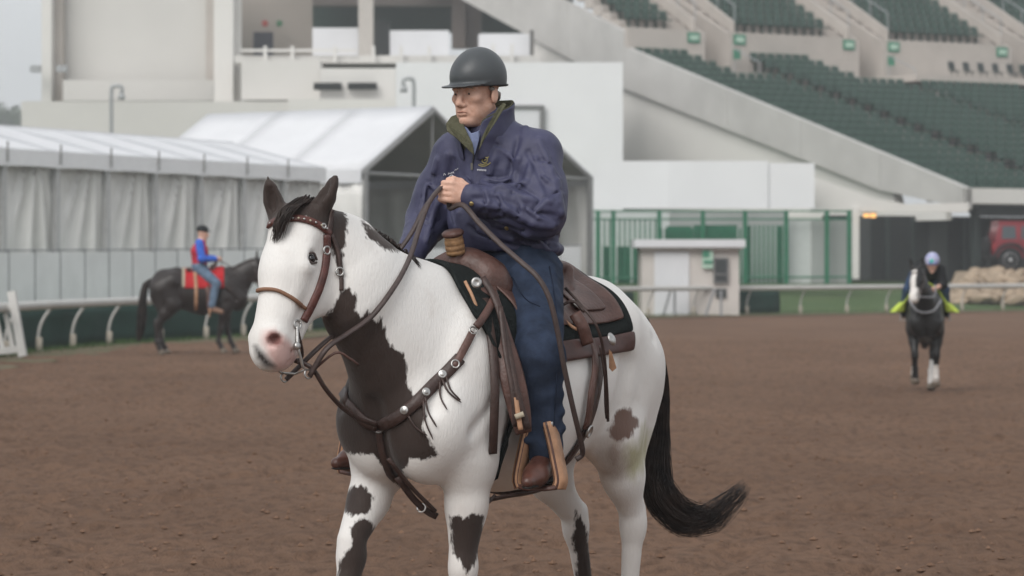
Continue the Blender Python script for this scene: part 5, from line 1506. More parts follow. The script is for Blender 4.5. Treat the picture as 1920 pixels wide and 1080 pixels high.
# ------------------------------------------------------------------ western tack
m_lea = mat('brown_saddle_leather', (.092, .045, .036), .42, .4, vary=.35, scale=14, bump=.18, bscale=70)
m_lea_r = mat('red_brown_leather', (.095, .032, .026), .4, .42, vary=.35, scale=30, bump=.2, bscale=120)
m_lea_d = mat('dark_strap_leather', (.048, .028, .024), .45, .4, vary=.3, scale=25, bump=.15, bscale=90)
m_lea_tan = mat('tan_rawhide', (.40, .225, .135), .5, .35, vary=.25, scale=18, bump=.1, bscale=60)
m_pad = mat('black_felt', (.016, .019, .019), .95, .1, vary=.3, scale=60, bump=.35, bscale=200)
m_padedge = mat('pad_binding', (.07, .034, .030), .5, .35, vary=.25, scale=20)
m_wool = mat('cream_fleece', (.40, .35, .27), .95, .1, scale=60)
m_wrap = mat('horn_wrap_rubber', (.30, .17, .085), .55, .3, vary=.3, scale=50)
m_rein = mat('rein_leather', (.058, .040, .037), .5, .4, vary=.25, scale=25, bump=.15, bscale=120)

def hs(px, py, off=0.0):
    h = BVH_HORSE.ray_cast(cam.location, ray(px, py))
    if h[0] is None: return None, None
    return h[0] + h[1] * off, h[1]
def strap(name, m, pxs, w, parent, t=.005, off=.004, n=5, extra=None):
    """strap lying on the horse's coat along photo pixels; widths in metres"""
    P_, N_ = [], []
    for x, y in pxs:
        p, q = hs(x, y, off)
        if p is not None: P_.append(p); N_.append(q)
    if len(P_) < 2: return None
    if len(P_) > 2:
        sp = spline(P_, n)
        NN = [N_[min(int(i / n), len(N_) - 1)].lerp(N_[min(int(i / n) + 1, len(N_) - 1)], (i % n) / n).normalized() for i in range(len(sp))]
        # keep the in-between points on the coat
        out = []
        for p in sp:
            h = BVH_HORSE.find_nearest(p); out.append(h[0] + h[1] * off if (h[0] - p).length < .03 else p)
        sp = out
    else: sp, NN = P_, N_
    return MB().ribbon(sp, NN, w, t).build(name, m, parent, True)

def wrap_sheet(u_f, u_r, phi0, phi1, off, nt=22, ns=26, cz=1.2, lower=None, bvh=BVH_HORSE):
    """sheet draped over the horse's back: u_f(s), u_r(s) give the front and rear edges for s = |phi|/phimax"""
    rows = []
    for j in range(ns + 1):
        a = phi0 + (phi1 - phi0) * j / ns
        row = []
        for i in range(nt + 1):
            t = i / nt; s = abs(a)
            u = u_f(s) * (1 - t) + u_r(s) * t
            aa = a * (lower(t) if lower else 1)
            d = Vector((0, math.sin(aa), math.cos(aa)))
            o = MF.w(u, 0, cz) + (MF.L * d.y + Vector((0, 0, d.z))) * 1.0
            dw = -(MF.L * d.y + Vector((0, 0, d.z)))
            h = bvh.ray_cast(o, dw)
            p = h[0] if h[0] is not None else MF.w(u, 0, cz)
            row.append(p - dw * off)
        rows.append(row)
    return rows
def sheet_obj(name, rows, m, parent, thick, sub=1):
    n = len(rows[0]); v = [p for r in rows for p in r]
    f = [(i*n + k, i*n + k + 1, (i+1)*n + k + 1, (i+1)*n + k) for i in range(len(rows) - 1) for k in range(n - 1)]
    o = mesh_obj(name, v, f, m, parent, True)
    md = o.modifiers.new('thick', 'SOLIDIFY'); md.thickness = thick; md.offset = 0
    if sub:
        sb = o.modifiers.new('sub', 'SUBSURF'); sb.levels = sub; sb.render_levels = sub
    return o
R_ = math.radians
# saddle pad
pad = empty('saddle_pad', MF.w(.1, 0, 1.5), 'black felt saddle pad with brown leather edge on the white and brown horse', 'saddle pad')
uf = lambda s: float(np.interp(s, [0, .4, .8, 1.2, 1.52], [.57, .63, .66, .63, .585])); ur = lambda s: -.37
low = lambda t: 1.0 - .10 * t
sheet_obj('felt', wrap_sheet(uf, ur, -R_(74), R_(74), .014, lower=low), m_pad, pad, .022)
for sg in (-1, 1):
    sheet_obj('leather_edge', wrap_sheet(uf, ur, sg * R_(73), sg * R_(87), .018, ns=4, lower=low), m_padedge, pad, .018)
    # front corner patch of leather and the pale piping along the front edge
    pts = []
    for a in np.linspace(R_(12), R_(84), 14):
        r = wrap_sheet(lambda s: uf(s) + .004, ur, sg * a, sg * a + .001, .03, nt=1, ns=1)[0][0]; pts.append(r)
    MB().tube(spline(pts, 3), .006, 6).build('piping', m_pad, pad, True)
# saddle
saddle = empty('western_saddle', MF.w(.15, 0, 1.55), 'worn brown leather western saddle with horn and tan stirrups under the navy-jacketed rider', 'saddle')
sk_f = lambda s: .40; sk_r = lambda s: -.31 - .02 * math.cos(min(s, 1.4) * 1.2)
sheet_obj('skirt', wrap_sheet(sk_f, sk_r, -R_(62), R_(62), .034, lower=lambda t: 1.0 - .06 * t), m_lea, saddle, .012)
for sg in (-1, 1):
    sheet_obj('rear_housing', wrap_sheet(lambda s: -.02, lambda s: -.24, sg * R_(8), sg * R_(50), .046, nt=8, ns=8), m_lea, saddle, .01)
T = SDF((-.30, -.30, 1.38), (.60, .30, 1.86), .006)
T.cap((.34, -.10, 1.53), (.34, .10, 1.53), .075, .075, k=.04)
T.cap((.36, 0, 1.60), (.34, 0, 1.58), .075, .09, k=.04, lat=(0, 1, 0), sa=1.6)
for sg in (-1, 1):
    T.ell((.36, sg * .105, 1.545), (.060, .070, .085), k=.04)
    T.cap((.33, sg * .13, 1.50), (.10, sg * .16, 1.47), .05, .045, k=.05)
    T.cap((.10, sg * .16, 1.47), (-.12, sg * .13, 1.50), .045, .06, k=.05)
for t in np.linspace(-1, 1, 9):
    a = t * 1.3
    T.cap((-.13 - .035 * math.cos(a), .15 * math.sin(a), 1.50), (-.15 - .04 * math.cos(a), .155 * math.sin(a), 1.575 + .035 * math.cos(a)), .035, .020, k=.03)
T.ell((.08, 0, 1.47), (.26, .15, .07), k=.05)
V, Q = T.mesh(); del T
np_mesh_obj('tree_and_seat', MF.wn(V), Q, m_lea, saddle)
hb = MF.w(.405, 0, 1.60)
horn_ax = Vector(MF.F) * .28 + Vector((0, 0, 1))
hrn = MB().lathe(hb, horn_ax, [(.052, 0), (.030, .03), (.026, .05), (.026, .055)], 18).build('horn', m_lea, saddle, True)
MB().lathe(hb, horn_ax, [(.026, .045), (.036, .052), (.037, .062), (.034, .066), (.037, .070), (.038, .082), (.034, .086), (.037, .090), (.037, .104), (.034, .109), (.036, .113), (.034, .122)], 20).build('horn_wrap', m_wrap, hrn, True)
MB().lathe(hb, horn_ax, [(.036, .120), (.042, .126), (.043, .134), (.034, .142), (.012, .145)], 20).build('horn_cap', m_lea, hrn, True)
# pommel rim of lighter leather
# fender, stirrup leathers and hanging latigo straps in front of the rider's leg
def hang(name, m, pts, w, parent, t=.006, nrm=None, n=6):
    sp = spline([P(*p) for p in pts], n)
    return MB().ribbon(sp, nrm or Vector((.25, -1, 0)).normalized(), w, t).build(name, m, parent, True)
hang('fender', m_lea, [(915, 540, 10.46), (935, 620, 10.37), (958, 700, 10.30), (974, 770, 10.29), (982, 812, 10.30)], [.06 + .035 * math.sin(math.pi * i / 24) for i in range(25)], saddle, .008)
hang('stirrup_leather', m_lea_d, [(905, 520, 10.44), (932, 570, 10.38), (950, 640, 10.30), (968, 730, 10.255), (990, 805, 10.26)], .026, saddle)
hang('stirrup_leather', m_lea_d, [(938, 575, 10.34), (948, 660, 10.28), (962, 740, 10.25), (966, 800, 10.26)], .020, saddle)
hang('stirrup_leather', m_lea_tan, [(962, 720, 10.262), (970, 770, 10.25), (976, 806, 10.25)], .018, saddle, .01)
hang('keeper', m_wool, [(966, 782, 10.238), (982, 776, 10.236)], .020, saddle, .008)
hang('latigo', m_lea_d, [(908, 560, 10.40), (922, 640, 10.31), (928, 720, 10.27), (926, 800, 10.28), (924, 850, 10.33)], .034, saddle)
hang('pocket_edge', m_lea_tan, [(872, 528, 10.40), (884, 552, 10.37), (893, 575, 10.35)], .012, saddle, .006)
MB().lathe(P(893, 530, 10.37), (.2, -1, .1), [(.020, 0), (.021, .004), (.015, .009), (.008, .004)], 16).build('concho', m_silver, saddle, True)
# front and rear cinch round the belly
def cinch(name, m, u_, w, z0, parent, off=.012, tilt=0.0, a0=84, a1=276):
    pts, nn = [], []
    for a in np.linspace(R_(a0), R_(a1), 33):
        d = Vector((0, math.sin(a), math.cos(a))); dw = MF.L * d.y + Vector((0, 0, d.z))
        uu = u_ + tilt * (1 - math.cos(a)) / 2
        h = BVH_HORSE.ray_cast(MF.w(uu, 0, 1.2) + dw * 1.0, -dw)
        if h[0] is None: continue
        pts.append(h[0] + dw * off); nn.append(h[1])
    return MB().ribbon(pts, nn, w, .008).build(name, m, parent, True)
cinch('front_cinch', m_pad, .465, .14, 0, saddle)
cinch('rear_cinch', m_lea_d, -.22, .055, 0, saddle, off=.010, tilt=.28, a0=60, a1=300)
# cinch connector strap under the belly, rear billet, saddle strings, conchos behind the rider's leg
strap('billet', m_lea, [(1098, 640), (1106, 690), (1098, 740), (1088, 800)], .045, saddle, .008, .022)
MB().lathe(hs(1091, 803, .03)[0], hs(1091, 803)[1], [(.026, 0), (.027, .006), (.020, .009), (.018, .004)], 14).build('buckle', m_silver, saddle, True)
# long rear jockey strap with concho
m_dk = m_lea_d
for (x, y) in ((1064, 590), (1124, 645)):
    p, q = hs(x, y, .055)
    MB().lathe(p, q, [(.026, 0), (.027, .004), (.018, .010), (.006, .013)], 18).build('concho', m_silver, saddle, True)
hang('saddle_string', m_lea_d, [(1060, 540, 10.86), (1092, 575, 10.80), (1118, 610, 10.77), (1132, 660, 10.82), (1138, 730, 10.88), (1140, 790, 10.93)], .011, saddle, .004)
hang('saddle_string', m_lea_d, [(1124, 648, 10.79), (1133, 700, 10.83), (1135, 760, 10.89), (1137, 784, 10.93)], .009, saddle, .004)
hang('saddle_string', m_lea_d, [(1048, 575, 10.80), (1075, 565, 10.80), (1096, 585, 10.79)], .012, saddle, .005)
hang('saddle_string', m_lea_tan, [(1058, 600, 10.74), (1072, 612, 10.74), (1082, 618, 10.75)], .012, saddle, .005)
hang('billet_keeper', m_lea, [(1078, 588, 10.76), (1092, 612, 10.75), (1102, 645, 10.77)], .05, saddle, .008)
MB().prism([P(1142, 655, 10.88), P(1147, 660, 10.88), P(1156, 690, 10.9), P(1148, 697, 10.9), P(1142, 690, 10.9)], (0, .01, 0)).build('tassel', m_lea_tan, saddle)
hang('cinch_hobble', m_lea_d, [(908, 938, 10.42), (950, 930, 10.46), (1000, 922, 10.56), (1042, 908, 10.66)], .022, saddle, .006, Vector((0, -.6, -.8)))
hang('cinch_hobble', m_lea_d, [(928, 928, 10.43), (918, 940, 10.42), (905, 948, 10.42)], .012, saddle, .006)
# stirrups
def stirrup(b_, sgn):
    """frame stands across the boot: tread under the sole, sides up to the neck bolt"""
    base = lambda s, z, f=0.0: Vector(MF.wn([b_(.05 + f, s, 0) + np.array((0, 0, z))])[0])
    st = empty_part('stirrup', saddle, base(0, -.115))
    o = MB()
    for s in (-1, 1):
        pts = spline([base(s * .030, .125), base(s * .048, .06), base(s * .066, -.02), base(s * .078, -.085), base(s * .070, -.118)], 4)
        nn = [(Vector(MF.L) * s * sgn * 1.0).normalized()] * len(pts)
        MB().ribbon(pts, nn, .062, .020).build('side', m_lea_tan, st, True)
        MB().ribbon([p + Vector(MF.L) * 0 - Vector(MF.F) * -.027 for p in pts], nn, .006, .014).build('binding', m_lea, st, True)
    MB().ribbon([base(-.072, -.118), base(-.03, -.124), base(.03, -.124), base(.072, -.118)], Vector((0, 0, 1)), .075, .012).build('tread', m_lea, st, True)
    MB().tube([base(-.040, .118), base(.040, .118)], .021, 12).build('neck', m_lea_d, st, True)
    MB().tube([base(-.046, .085), base(.046, .085)], .018, 12).build('neck', m_lea, st, True)
    for s in (-1, 1):
        MB().lathe(base(s * .043, .118), Vector(MF.L) * s, [(.016, 0), (.017, .006), (.010, .012)], 12).build('bolt', m_silver, st, True)
def empty_part(name, parent, loc):
    o = bpy.data.objects.new(name, None); COL.objects.link(o); o.parent = parent
    o.matrix_parent_inverse = parent.matrix_basis.inverted(); o.location = loc; o.empty_display_size = .05
    return o
bpy.context.view_layer.update()
stirrup(LB, 1); stirrup(RB, 1)
p0 = MF.w(.34, -.24, 1.40); p1 = Vector(MF.wn([RB(.05, 0, 0) + np.array((0, 0, .12))])[0])
MB().ribbon(spline([p0, p0.lerp(p1, .5) + MF.L * -.06, p1], 6), (MF.L * -1).normalized(), .07, .008).build('fender', m_lea, saddle, True)

# breast collar
bc = empty('breast_collar', MF.w(.9, 0, 1.0), 'dark leather breast collar with silver conchos and fringe across the pinto horse chest', 'breast collar')
strap('upper_strap', m_lea, [(921, 563), (905, 592), (886, 620)], .030, bc, .006, .03)
strap('upper_strap', m_lea, [(884, 625), (866, 660), (850, 690)], .030, bc, .006, .008)
strap('shoulder_strap', m_lea_d, [(862, 672), (838, 698), (812, 722), (780, 755), (745, 783), (712, 800)], .047, bc, .007, .006)
strap('shoulder_strap', m_lea_d, [(708, 800), (680, 785), (662, 765), (650, 745)], .043, bc, .007, .006)
strap('shoulder_strap', m_lea_d, [(654, 752), (646, 735)], .043, bc, .007, .008)
for x, y in ((829, 703), (797, 736), (760, 769)):
    p, q = hs(x, y, .012)
    if p: MB().lathe(p, q, [(.0150, 0), (.0160, .003), (.0135, .005), (.010, .004), (.008, .006), (.003, .007)], 18).build('concho', m_silver, bc, True)
p, q = hs(884, 622, .012)
def ringo(name, c, nrm, r, tr, m, parent):
    nrm = Vector(nrm).normalized(); a = nrm.orthogonal().normalized(); b_ = nrm.cross(a)
    MB().tube([c + (a * math.cos(t) + b_ * math.sin(t)) * r for t in np.linspace(0, 2 * math.pi, 21)], tr, 6).build(name, m, parent, True)
ringo('buckle', p, q, .014, .0035, m_silver, bc)
p, q = hs(853, 684, .014); ringo('buckle', p, q, .014, .0035, m_silver, bc)
p, q = hs(711, 801, .012); ringo('ring', p, q, .017, .004, mat('dark_steel', (.16, .155, .15), .4, .5, metal=.8), bc)
strap('belly_strap', m_lea_d, [(711, 806), (714, 835), (724, 870), (742, 898), (768, 928)], .026, bc, .006, .006)
strap('belly_strap', m_lea_d, [(760, 915), (782, 940), (800, 955)], .030, bc, .006, .008)
q1 = [P(745, 895, 10.27), P(775, 935, 10.33), P(800, 958, 10.38), P(818, 968, 10.42)]
MB().ribbon(spline(q1, 4), Vector((-.3, -1, .2)).normalized(), .026, .006).build('belly_strap', m_lea_d, bc, True)
MB().ribbon(spline([P(728, 860, 10.18), P(770, 912, 10.27), P(816, 958, 10.38)], 4), Vector((-.3, -1, .2)).normalized(), .016, .006).build('belly_strap', m_lea_d, bc, True)
ringo('buckle', P(790, 952, 10.35), (-.3, -1, .2), .016, .0035, m_silver, bc)
for a, e in (((828, 712), (861, 756)), ((824, 716), (838, 770)), ((795, 745), (818, 800)), ((792, 750), (812, 822)), ((768, 780), (802, 815)), ((836, 706), (860, 752))):
    pa, qa = hs(*a, .012); pm, qm = hs((a[0] + e[0]) / 2 - 4, (a[1] + e[1]) / 2 + 3, .010); pe, qe = hs(*e, .012)
    if pa and pe and pm: MB().ribbon(spline([pa, pm, pe], 4), qm, [.008] * 4 + [.006] * 4 + [.002], .003).build('fringe', m_lea_d, bc, True)

# bridle
br = empty('bridle', Vector(MF.wn([H_main(.15, 0, 0)])[0]), 'braided red-brown western bridle with silver bit on the pinto horse head', 'bridle')
def hstrap(name, m, pxs, w, t=.005, off=.005):
    return strap(name, m, pxs, w, br, t, off, 5)
bb = hstrap('browband', m_lea_r, [(506, 424), (516, 417), (535, 412), (560, 411), (582, 416), (603, 427), (617, 440)], .026, .007)
for i in range(11):
    x = 512 + i * 9.6; y = 413 + (abs(x - 552) / 60) ** 2 * 20 - 1
    p, q = hs(x, y, .013)
    if p: MB().lathe(p, q, [(.0045, 0), (.004, .003), (.002, .004)], 8).build('stud', m_wool if i % 2 else m_silver, br, True)
hstrap('cheekpiece', m_lea_r, [(611, 440), (611, 470), (607, 505), (599, 535), (588, 562), (577, 585), (568, 602)], .030, .008)
hstrap('crownpiece', m_lea_d, [(612, 442), (618, 415), (622, 392)], .028, .006)
hstrap('throat_latch', m_lea_d, [(620, 440), (632, 470), (638, 505), (640, 530), (640, 545)], .016, .006)
hstrap('noseband', mat('tan_cord', (.22, .115, .07), .6, .3), [(486, 546), (500, 543), (520, 545), (540, 555), (558, 568), (572, 578)], .013, .008)
for x, y in ((603, 425), (609, 470), (635, 510)):
    p, q = hs(x, y, .012)
    if p: ringo('buckle', p, q, .014 if y != 425 else .008, .0042, m_silver, br)
# bit: cheek plate, long curved shank, rein ring, curb strap
for s in (1, -1):
    q = lambda ca, cn, cl: Vector(MF.wn([H_main(ca, cn, cl * s)])[0])
    MB().tube(spline([q(.40, -.098, .066), q(.435, -.108, .068), q(.47, -.118, .070), q(.50, -.142, .068), q(.525, -.165, .064), q(.53, -.185, .062)], 4), [.0065] * 8 + [.0055] * 8 + [.005] * 5, 8).build('bit_shank', m_silver, br, True)
    ringo('bit_ring', q(.395, -.098, .067), q(0, 0, 1) - q(0, 0, 0), .016, .0035, m_silver, br)
    ringo('bit_ring', q(.54, -.195, .062), q(0, 0, 1) - q(0, 0, 0), .016, .0035, m_silver, br)
    MB().lathe(q(.468, -.116, .066), q(0, 0, 1) - q(0, 0, 0), [(.014, 0), (.014, .008), (.008, .012)], 14).build('bit_cheek', m_silver, br, True)
q = lambda ca, cn, cl: Vector(MF.wn([H_main(ca, cn, cl)])[0])
MB().tube([q(.528, -.182, .062), q(.535, -.19, 0), q(.528, -.182, -.062)], .004, 6).build('slobber_bar', m_silver, br, True)
MB().tube(spline([q(.405, -.10, .066), q(.475, -.178, .03), q(.475, -.178, -.03), q(.405, -.10, -.066)], 4), .006, 6).build('curb_strap', m_lea_d, br, True)
MB().tube([q(.462, -.112, .066), q(.460, -.112, -.066)], .006, 8).build('mouthpiece', m_silver, br, True)

# reins: from the bit to the closed hand, then the tail falling over the rider's thigh
reins = empty('reins', P(840, 360, 10.6), 'grey-brown leather reins running from the bit to the rider hand and over the thigh', 'reins')
ringL = q(.545, -.205, .062); ringR = q(.545, -.205, -.062)
handp = Vector(MF.wn([Hn(.080, -.018, .0)])[0])
hand_top = Vector(MF.wn([Hn(.105, -.03, .03)])[0]); hand_bot = Vector(MF.wn([Hn(.075, -.020, -.06)])[0])
nr = Vector((-.5, -.8, .3)).normalized()
def clear(px, py, d, gap=.03):
    h = BVH_HORSE.ray_cast(cam.location, ray(px, py))
    return P(px, py, min(d, h[0].y - gap) if h[0] is not None else d)
MB().ribbon(spline([ringL] + [clear(*q_) for q_ in ((612, 655, 9.93), (650, 628, 9.99), (690, 600, 10.05), (714, 574, 10.10), (735, 545, 10.15), (752, 518, 10.20), (766, 490, 10.27), (777, 460, 10.34), (786, 430, 10.42), (806, 378, 10.55))] + [hand_top, handp], 6), nr, .019, .007).build('rein', m_rein, reins, True)
MB().ribbon(spline([ringR, P(600, 650, 10.06), P(640, 618, 10.16), P(668, 596, 10.28), P(728, 500, 10.50), P(770, 440, 10.55), P(800, 385, 10.60), hand_top + Vector((.0, .02, .0)), handp], 6), nr, .017, .006).build('rein', m_rein, reins, True)
MB().ribbon(spline([handp, hand_bot, P(868, 385, 10.56), P(898, 418, 10.50), P(935, 455, 10.44), P(975, 490, 10.38), P(1008, 520, 10.34), P(1030, 560, 10.33), P(1045, 620, 10.34), P(1058, 690, 10.36), P(1073, 760, 10.40), P(1086, 815, 10.46), P(1092, 850, 10.52), P(1080, 862, 10.52)], 6), Vector((.2, -1, .25)).normalized(), .020, .007).build('romal', m_rein, reins, True)
# tie-down running from the noseband to the breast collar ring
MB().ribbon(spline([q(.50, -.16, .02), P(585, 690, 9.95), P(610, 728, 9.98), P(640, 762, 10.05), P(672, 784, 10.12), P(706, 797, 10.18)], 5), Vector((-.4, -1, 0)).normalized(), .016, .006).build('tie_down', m_lea_d, bc, True)
MB().ribbon(spline([ringL + Vector((0, 0, .01)), P(628, 662, 9.95), P(655, 672, 9.98), P(672, 684, 10.0)], 4), Vector((0, -1, .3)).normalized(), .009, .004).build('rein_end', m_lea, reins, True)
# ------------------------------------------------------------------ the two other horses and their riders
def bg_horse(fr, neck, head, legs, ears, coat, label, blaze=None, socks=None, h=.017, tail=None, slim=.86):
    S, Hf = horse_body(h, neck, head, legs, ears, slim)
    V, Q = S.mesh()
    o = empty('horse', fr.w(0, 0, 0), label, 'horse')
    m = bpy.data.materials.new('coat_' + str(len(bpy.data.materials))); m.use_nodes = True; n, l = m.node_tree.nodes, m.node_tree.links
    b = n['Principled BSDF']; b.inputs['Roughness'].default_value = .42; socket(b, 'Specular IOR Level').default_value = .35
    at = n.new('ShaderNodeAttribute'); at.attribute_name = 'white'
    tc = n.new('ShaderNodeTexCoord'); nz = n.new('ShaderNodeTexNoise'); nz.inputs['Scale'].default_value = 5; l.new(tc.outputs['Object'], nz.inputs['Vector'])
    m1 = n.new('ShaderNodeMix'); m1.data_type = 'RGBA'; m1.inputs['A'].default_value = (*[c * .75 for c in coat], 1); m1.inputs['B'].default_value = (*[c * 1.3 for c in coat], 1); l.new(nz.outputs['Fac'], m1.inputs['Factor'])
    r = n.new('ShaderNodeMapRange'); r.inputs['From Min'].default_value = .01; r.inputs['From Max'].default_value = -.01; l.new(at.outputs['Fac'], r.inputs['Value'])
    m2 = n.new('ShaderNodeMix'); m2.data_type = 'RGBA'; m2.inputs['B'].default_value = (.66, .63, .60, 1); l.new(m1.outputs['Result'], m2.inputs['A']); l.new(r.outputs['Result'], m2.inputs['Factor'])
    l.new(m2.outputs['Result'], b.inputs['Base Color'])
    body = np_mesh_obj('body', fr.wn(V), Q, m, o)
    w = np.full(len(V), .5)
    poll, a, nn, ll, HL = head; sc = HL / .56
    if blaze:
        rel = V - np.array(poll); ca, cn, cl = rel @ a / sc, rel @ nn / sc, rel @ ll / sc
        for c0, c1, hw, nmin, cl0 in blaze:
            d = np.maximum(np.maximum(c0 - ca, ca - c1), np.maximum(np.abs(cl - cl0) - hw, nmin - cn)); w = np.minimum(w, d)
    if socks:
        for leg, zt in socks:
            J = np.array(legs[leg][2]); J2 = np.array(legs[leg][4])
            d = np.maximum(np.linalg.norm((V - (J + J2) / 2)[:, :2], axis=1) - .2, V[:, 2] - zt); w = np.minimum(w, d)
    attr(body, 'white', w)
    for J in legs.values(): hoof(o, fr, J[3], J[4], m_hoof)
    for s in (-1, 1):
        c = Vector(fr.wn([Hf(.168, -.064, s * .098)])[0]); MB().lathe(c - Vector((0, 0, .018)), (0, 0, 1), [(.018 * math.sin(t), .018 - .018 * math.cos(t)) for t in np.linspace(.2, 2.9, 7)], 10).build('eye', m_eye, o, True)
    if tail:
        tc_ = [fr.w(*t) for t in tail]
        def fn(R):
            out = []; a_, q = R.uniform(0, 6.28), math.sqrt(R.random())
            for i, p in enumerate(tc_):
                wd = (.03, .05, .07, .08, .07, .03)[min(i, 5)]; out.append(p + fr.F * (q * math.cos(a_) * wd + R.uniform(-.012, .012)) + fr.L * (q * math.sin(a_) * wd + R.uniform(-.012, .012)))
            return out
        strands('tail', o, m_hair, None, 130, .007, fn, seed=12)
    def mfn(R):
        k = R.random(); i = min(int(k * (len(neck) - 1)), len(neck) - 2); t = k * (len(neck) - 1) - i
        p = np.array(neck[i][0]) * (1 - t) + np.array(neck[i+1][0]) * t; rr = neck[i][1] * (1 - t) + neck[i+1][1] * t
        dirn = np.array(neck[i+1][0]) - np.array(neck[i][0]); up = np.array((-dirn[2], 0, dirn[0])); up /= np.linalg.norm(up)
        q = p + up * rr * .97; s_ = R.choice([-1])
        return [fr.w(*q), fr.w(*(q + up * .03 + (0, s_ * .03, 0))), fr.w(*(q + (0, s_ * .09, -.10))), fr.w(*(q + (0, s_ * .11, -.22)))]
    strands('mane', o, m_hair, None, 110, .007, mfn, seed=14)
    return o, Hf

def head_frame(poll, muz, yaw_dir):
    poll, muz = np.array(poll, float), np.array(muz, float)
    a = muz - poll; L = np.linalg.norm(a); a /= L
    hd = np.array(yaw_dir, float); nn = hd - (hd @ a) * a; nn /= np.linalg.norm(nn)
    ll = np.cross(nn, a); ll /= np.linalg.norm(ll)
    if ll[1] < 0: ll = -ll
    return (poll, a, nn, ll, L)

def bg_rider(fr, J, mats, label, helmet=False, name='person'):
    """J: joints in horse frame; clothes follow the body"""
    o = empty(name, fr.w(*J['pel']), label, 'person')
    A = {k: np.array(v, float) for k, v in J.items()}
    lo = np.min(list(A.values()), 0) - .35; hi = np.max(list(A.values()), 0) + .35
    hc = A['head']; hf_ = A['face'] - hc; hf_ /= np.linalg.norm(hf_); hl_ = np.cross((0, 0, 1), hf_); hl_ /= np.linalg.norm(hl_); hu_ = np.cross(hf_, hl_); hx = (hf_, hl_, hu_)
    H_ = lambda f, l_, u: hc + hf_ * f + hl_ * l_ + hu_ * u
    # skin: head, neck, hands, and the limbs under the clothes as one mesh
    S = SDF(lo, hi, .011)
    S.cap(A['pel'], A['che'], .09, .10, k=.03, lat=(0, 1, 0), sa=1.3); S.cap(A['che'], A['neck'], .10, .06, k=.04); S.cap(A['neck'], H_(-.02, 0, -.08), .055, .052, k=.03)
    S.ell(H_(-.01, 0, .03), (.098, .078, .095), hx, k=.02); S.ell(H_(.03, 0, -.055), (.062, .058, .085), hx, k=.03); S.ell(H_(.105, 0, -.045), (.020, .014, .028), hx, k=.015); S.ell(H_(.07, 0, -.13), (.022, .026, .018), hx, k=.02)
    for s in (-1, 1): S.ell(H_(-.01, s * .08, -.03), (.020, .010, .032), hx, k=.01); S.ell(H_(.088, s * .033, -.022), (.012, .015, .008), hx, k=.006, sub=True)
    for s in 'lr':
        S.cap(A['neck'] + (0, 0, -.06), A[s+'sh'], .05, .05, k=.03); S.cap(A[s+'sh'], A[s+'el'], .045, .038, k=.02); S.cap(A[s+'el'], A[s+'wr'], .038, .028, k=.02)
        d = A[s+'wr'] - A[s+'el']; d /= np.linalg.norm(d); S.ell(A[s+'wr'] + d * .055, (.05, .03, .042), (d, np.cross(d, (0, 0, 1)), (0, 0, 1)), k=.02)
        for i in range(4):
            b0 = A[s+'wr'] + d * .085 + np.array((0, 0, .026 - .017 * i)); S.cap(b0, b0 + d * .03 + np.array((0, 0, -.012)), .011, .010, k=.006)
        b0 = A[s+'wr'] + d * .03 + np.array((0, 0, .03)); S.cap(b0, b0 + d * .05 + np.array((0, 0, .012)), .012, .010, k=.006)
        S.cap(A['pel'], A[s+'hip'], .09, .085, k=.03); S.cap(A[s+'hip'], A[s+'kn'], .08, .055, k=.03); S.cap(A[s+'kn'], A[s+'an'], .052, .036, k=.02)
    V, Q = S.mesh(); np_mesh_obj('body', fr.wn(V), Q, mats['skin'], o)
    T = SDF(lo, hi, .012)
    T.cap(A['pel'] + (0, 0, .04), A['che'], .13, .145, k=.03, lat=(0, 1, 0), sa=1.25); T.cap(A['che'], A['neck'] + (0, 0, -.06), .145, .075, k=.04, lat=(0, 1, 0), sa=1.3)
    V, Q = T.mesh(); N = sdf_normals(V, Q); V = V + N * ((1 - np.abs(2 * vnoise(V * 11, 3) - 1)) * .012)[:, None]; np_mesh_obj('vest', fr.wn(V), Q, mats['vest'], o)
    for s in 'lr':
        T = SDF(lo, hi, .012); en = A[s+'wr'] if not mats.get('short') else A[s+'el'] * .7 + A[s+'wr'] * .3
        T.cap(A[s+'sh'], A[s+'el'], .074, .062, k=.03); T.cap(A[s+'el'], en, .062, .045, k=.03)
        V, Q = T.mesh(); N = sdf_normals(V, Q); V = V + N * ((1 - np.abs(2 * vnoise(V * 16, 5) - 1)) * .010)[:, None]; np_mesh_obj('sleeve', fr.wn(V), Q, mats['sleeve'], o)
    T = SDF(lo, hi, .012); T.ell(A['pel'], (.14, .17, .11), k=.03)
    for s in 'lr': T.cap(A[s+'hip'], A[s+'kn'], .105, .075, k=.04); T.cap(A[s+'kn'], A[s+'an'], .072, .055, k=.03)
    V, Q = T.mesh(); N = sdf_normals(V, Q); V = V + N * ((1 - np.abs(2 * vnoise(V * 13, 6) - 1)) * .012)[:, None]; np_mesh_obj('trousers', fr.wn(V), Q, mats['leg'], o)
    for s in 'lr':
        T = SDF(A[s+'an'] - .3, A[s+'an'] + .3, .01); a_ = A[s+'an']; td = A[s+'toe'] - a_; Lt_ = np.linalg.norm(td); td /= Lt_
        T.cap(a_ + (0, 0, .06), a_ + (0, 0, -.03), .052, .048, k=.02); T.cap(a_ + (0, 0, -.05), a_ + td * Lt_, .044, .030, k=.03); T.cap(a_ + (-.03, 0, -.07), a_ + td * Lt_ + (0, 0, -.025), .035, .028, k=.02)
        V, Q = T.mesh(); np_mesh_obj('boot', fr.wn(V), Q, mats['boot'], o)
    T = SDF(hc - .25, hc + .25, .008)
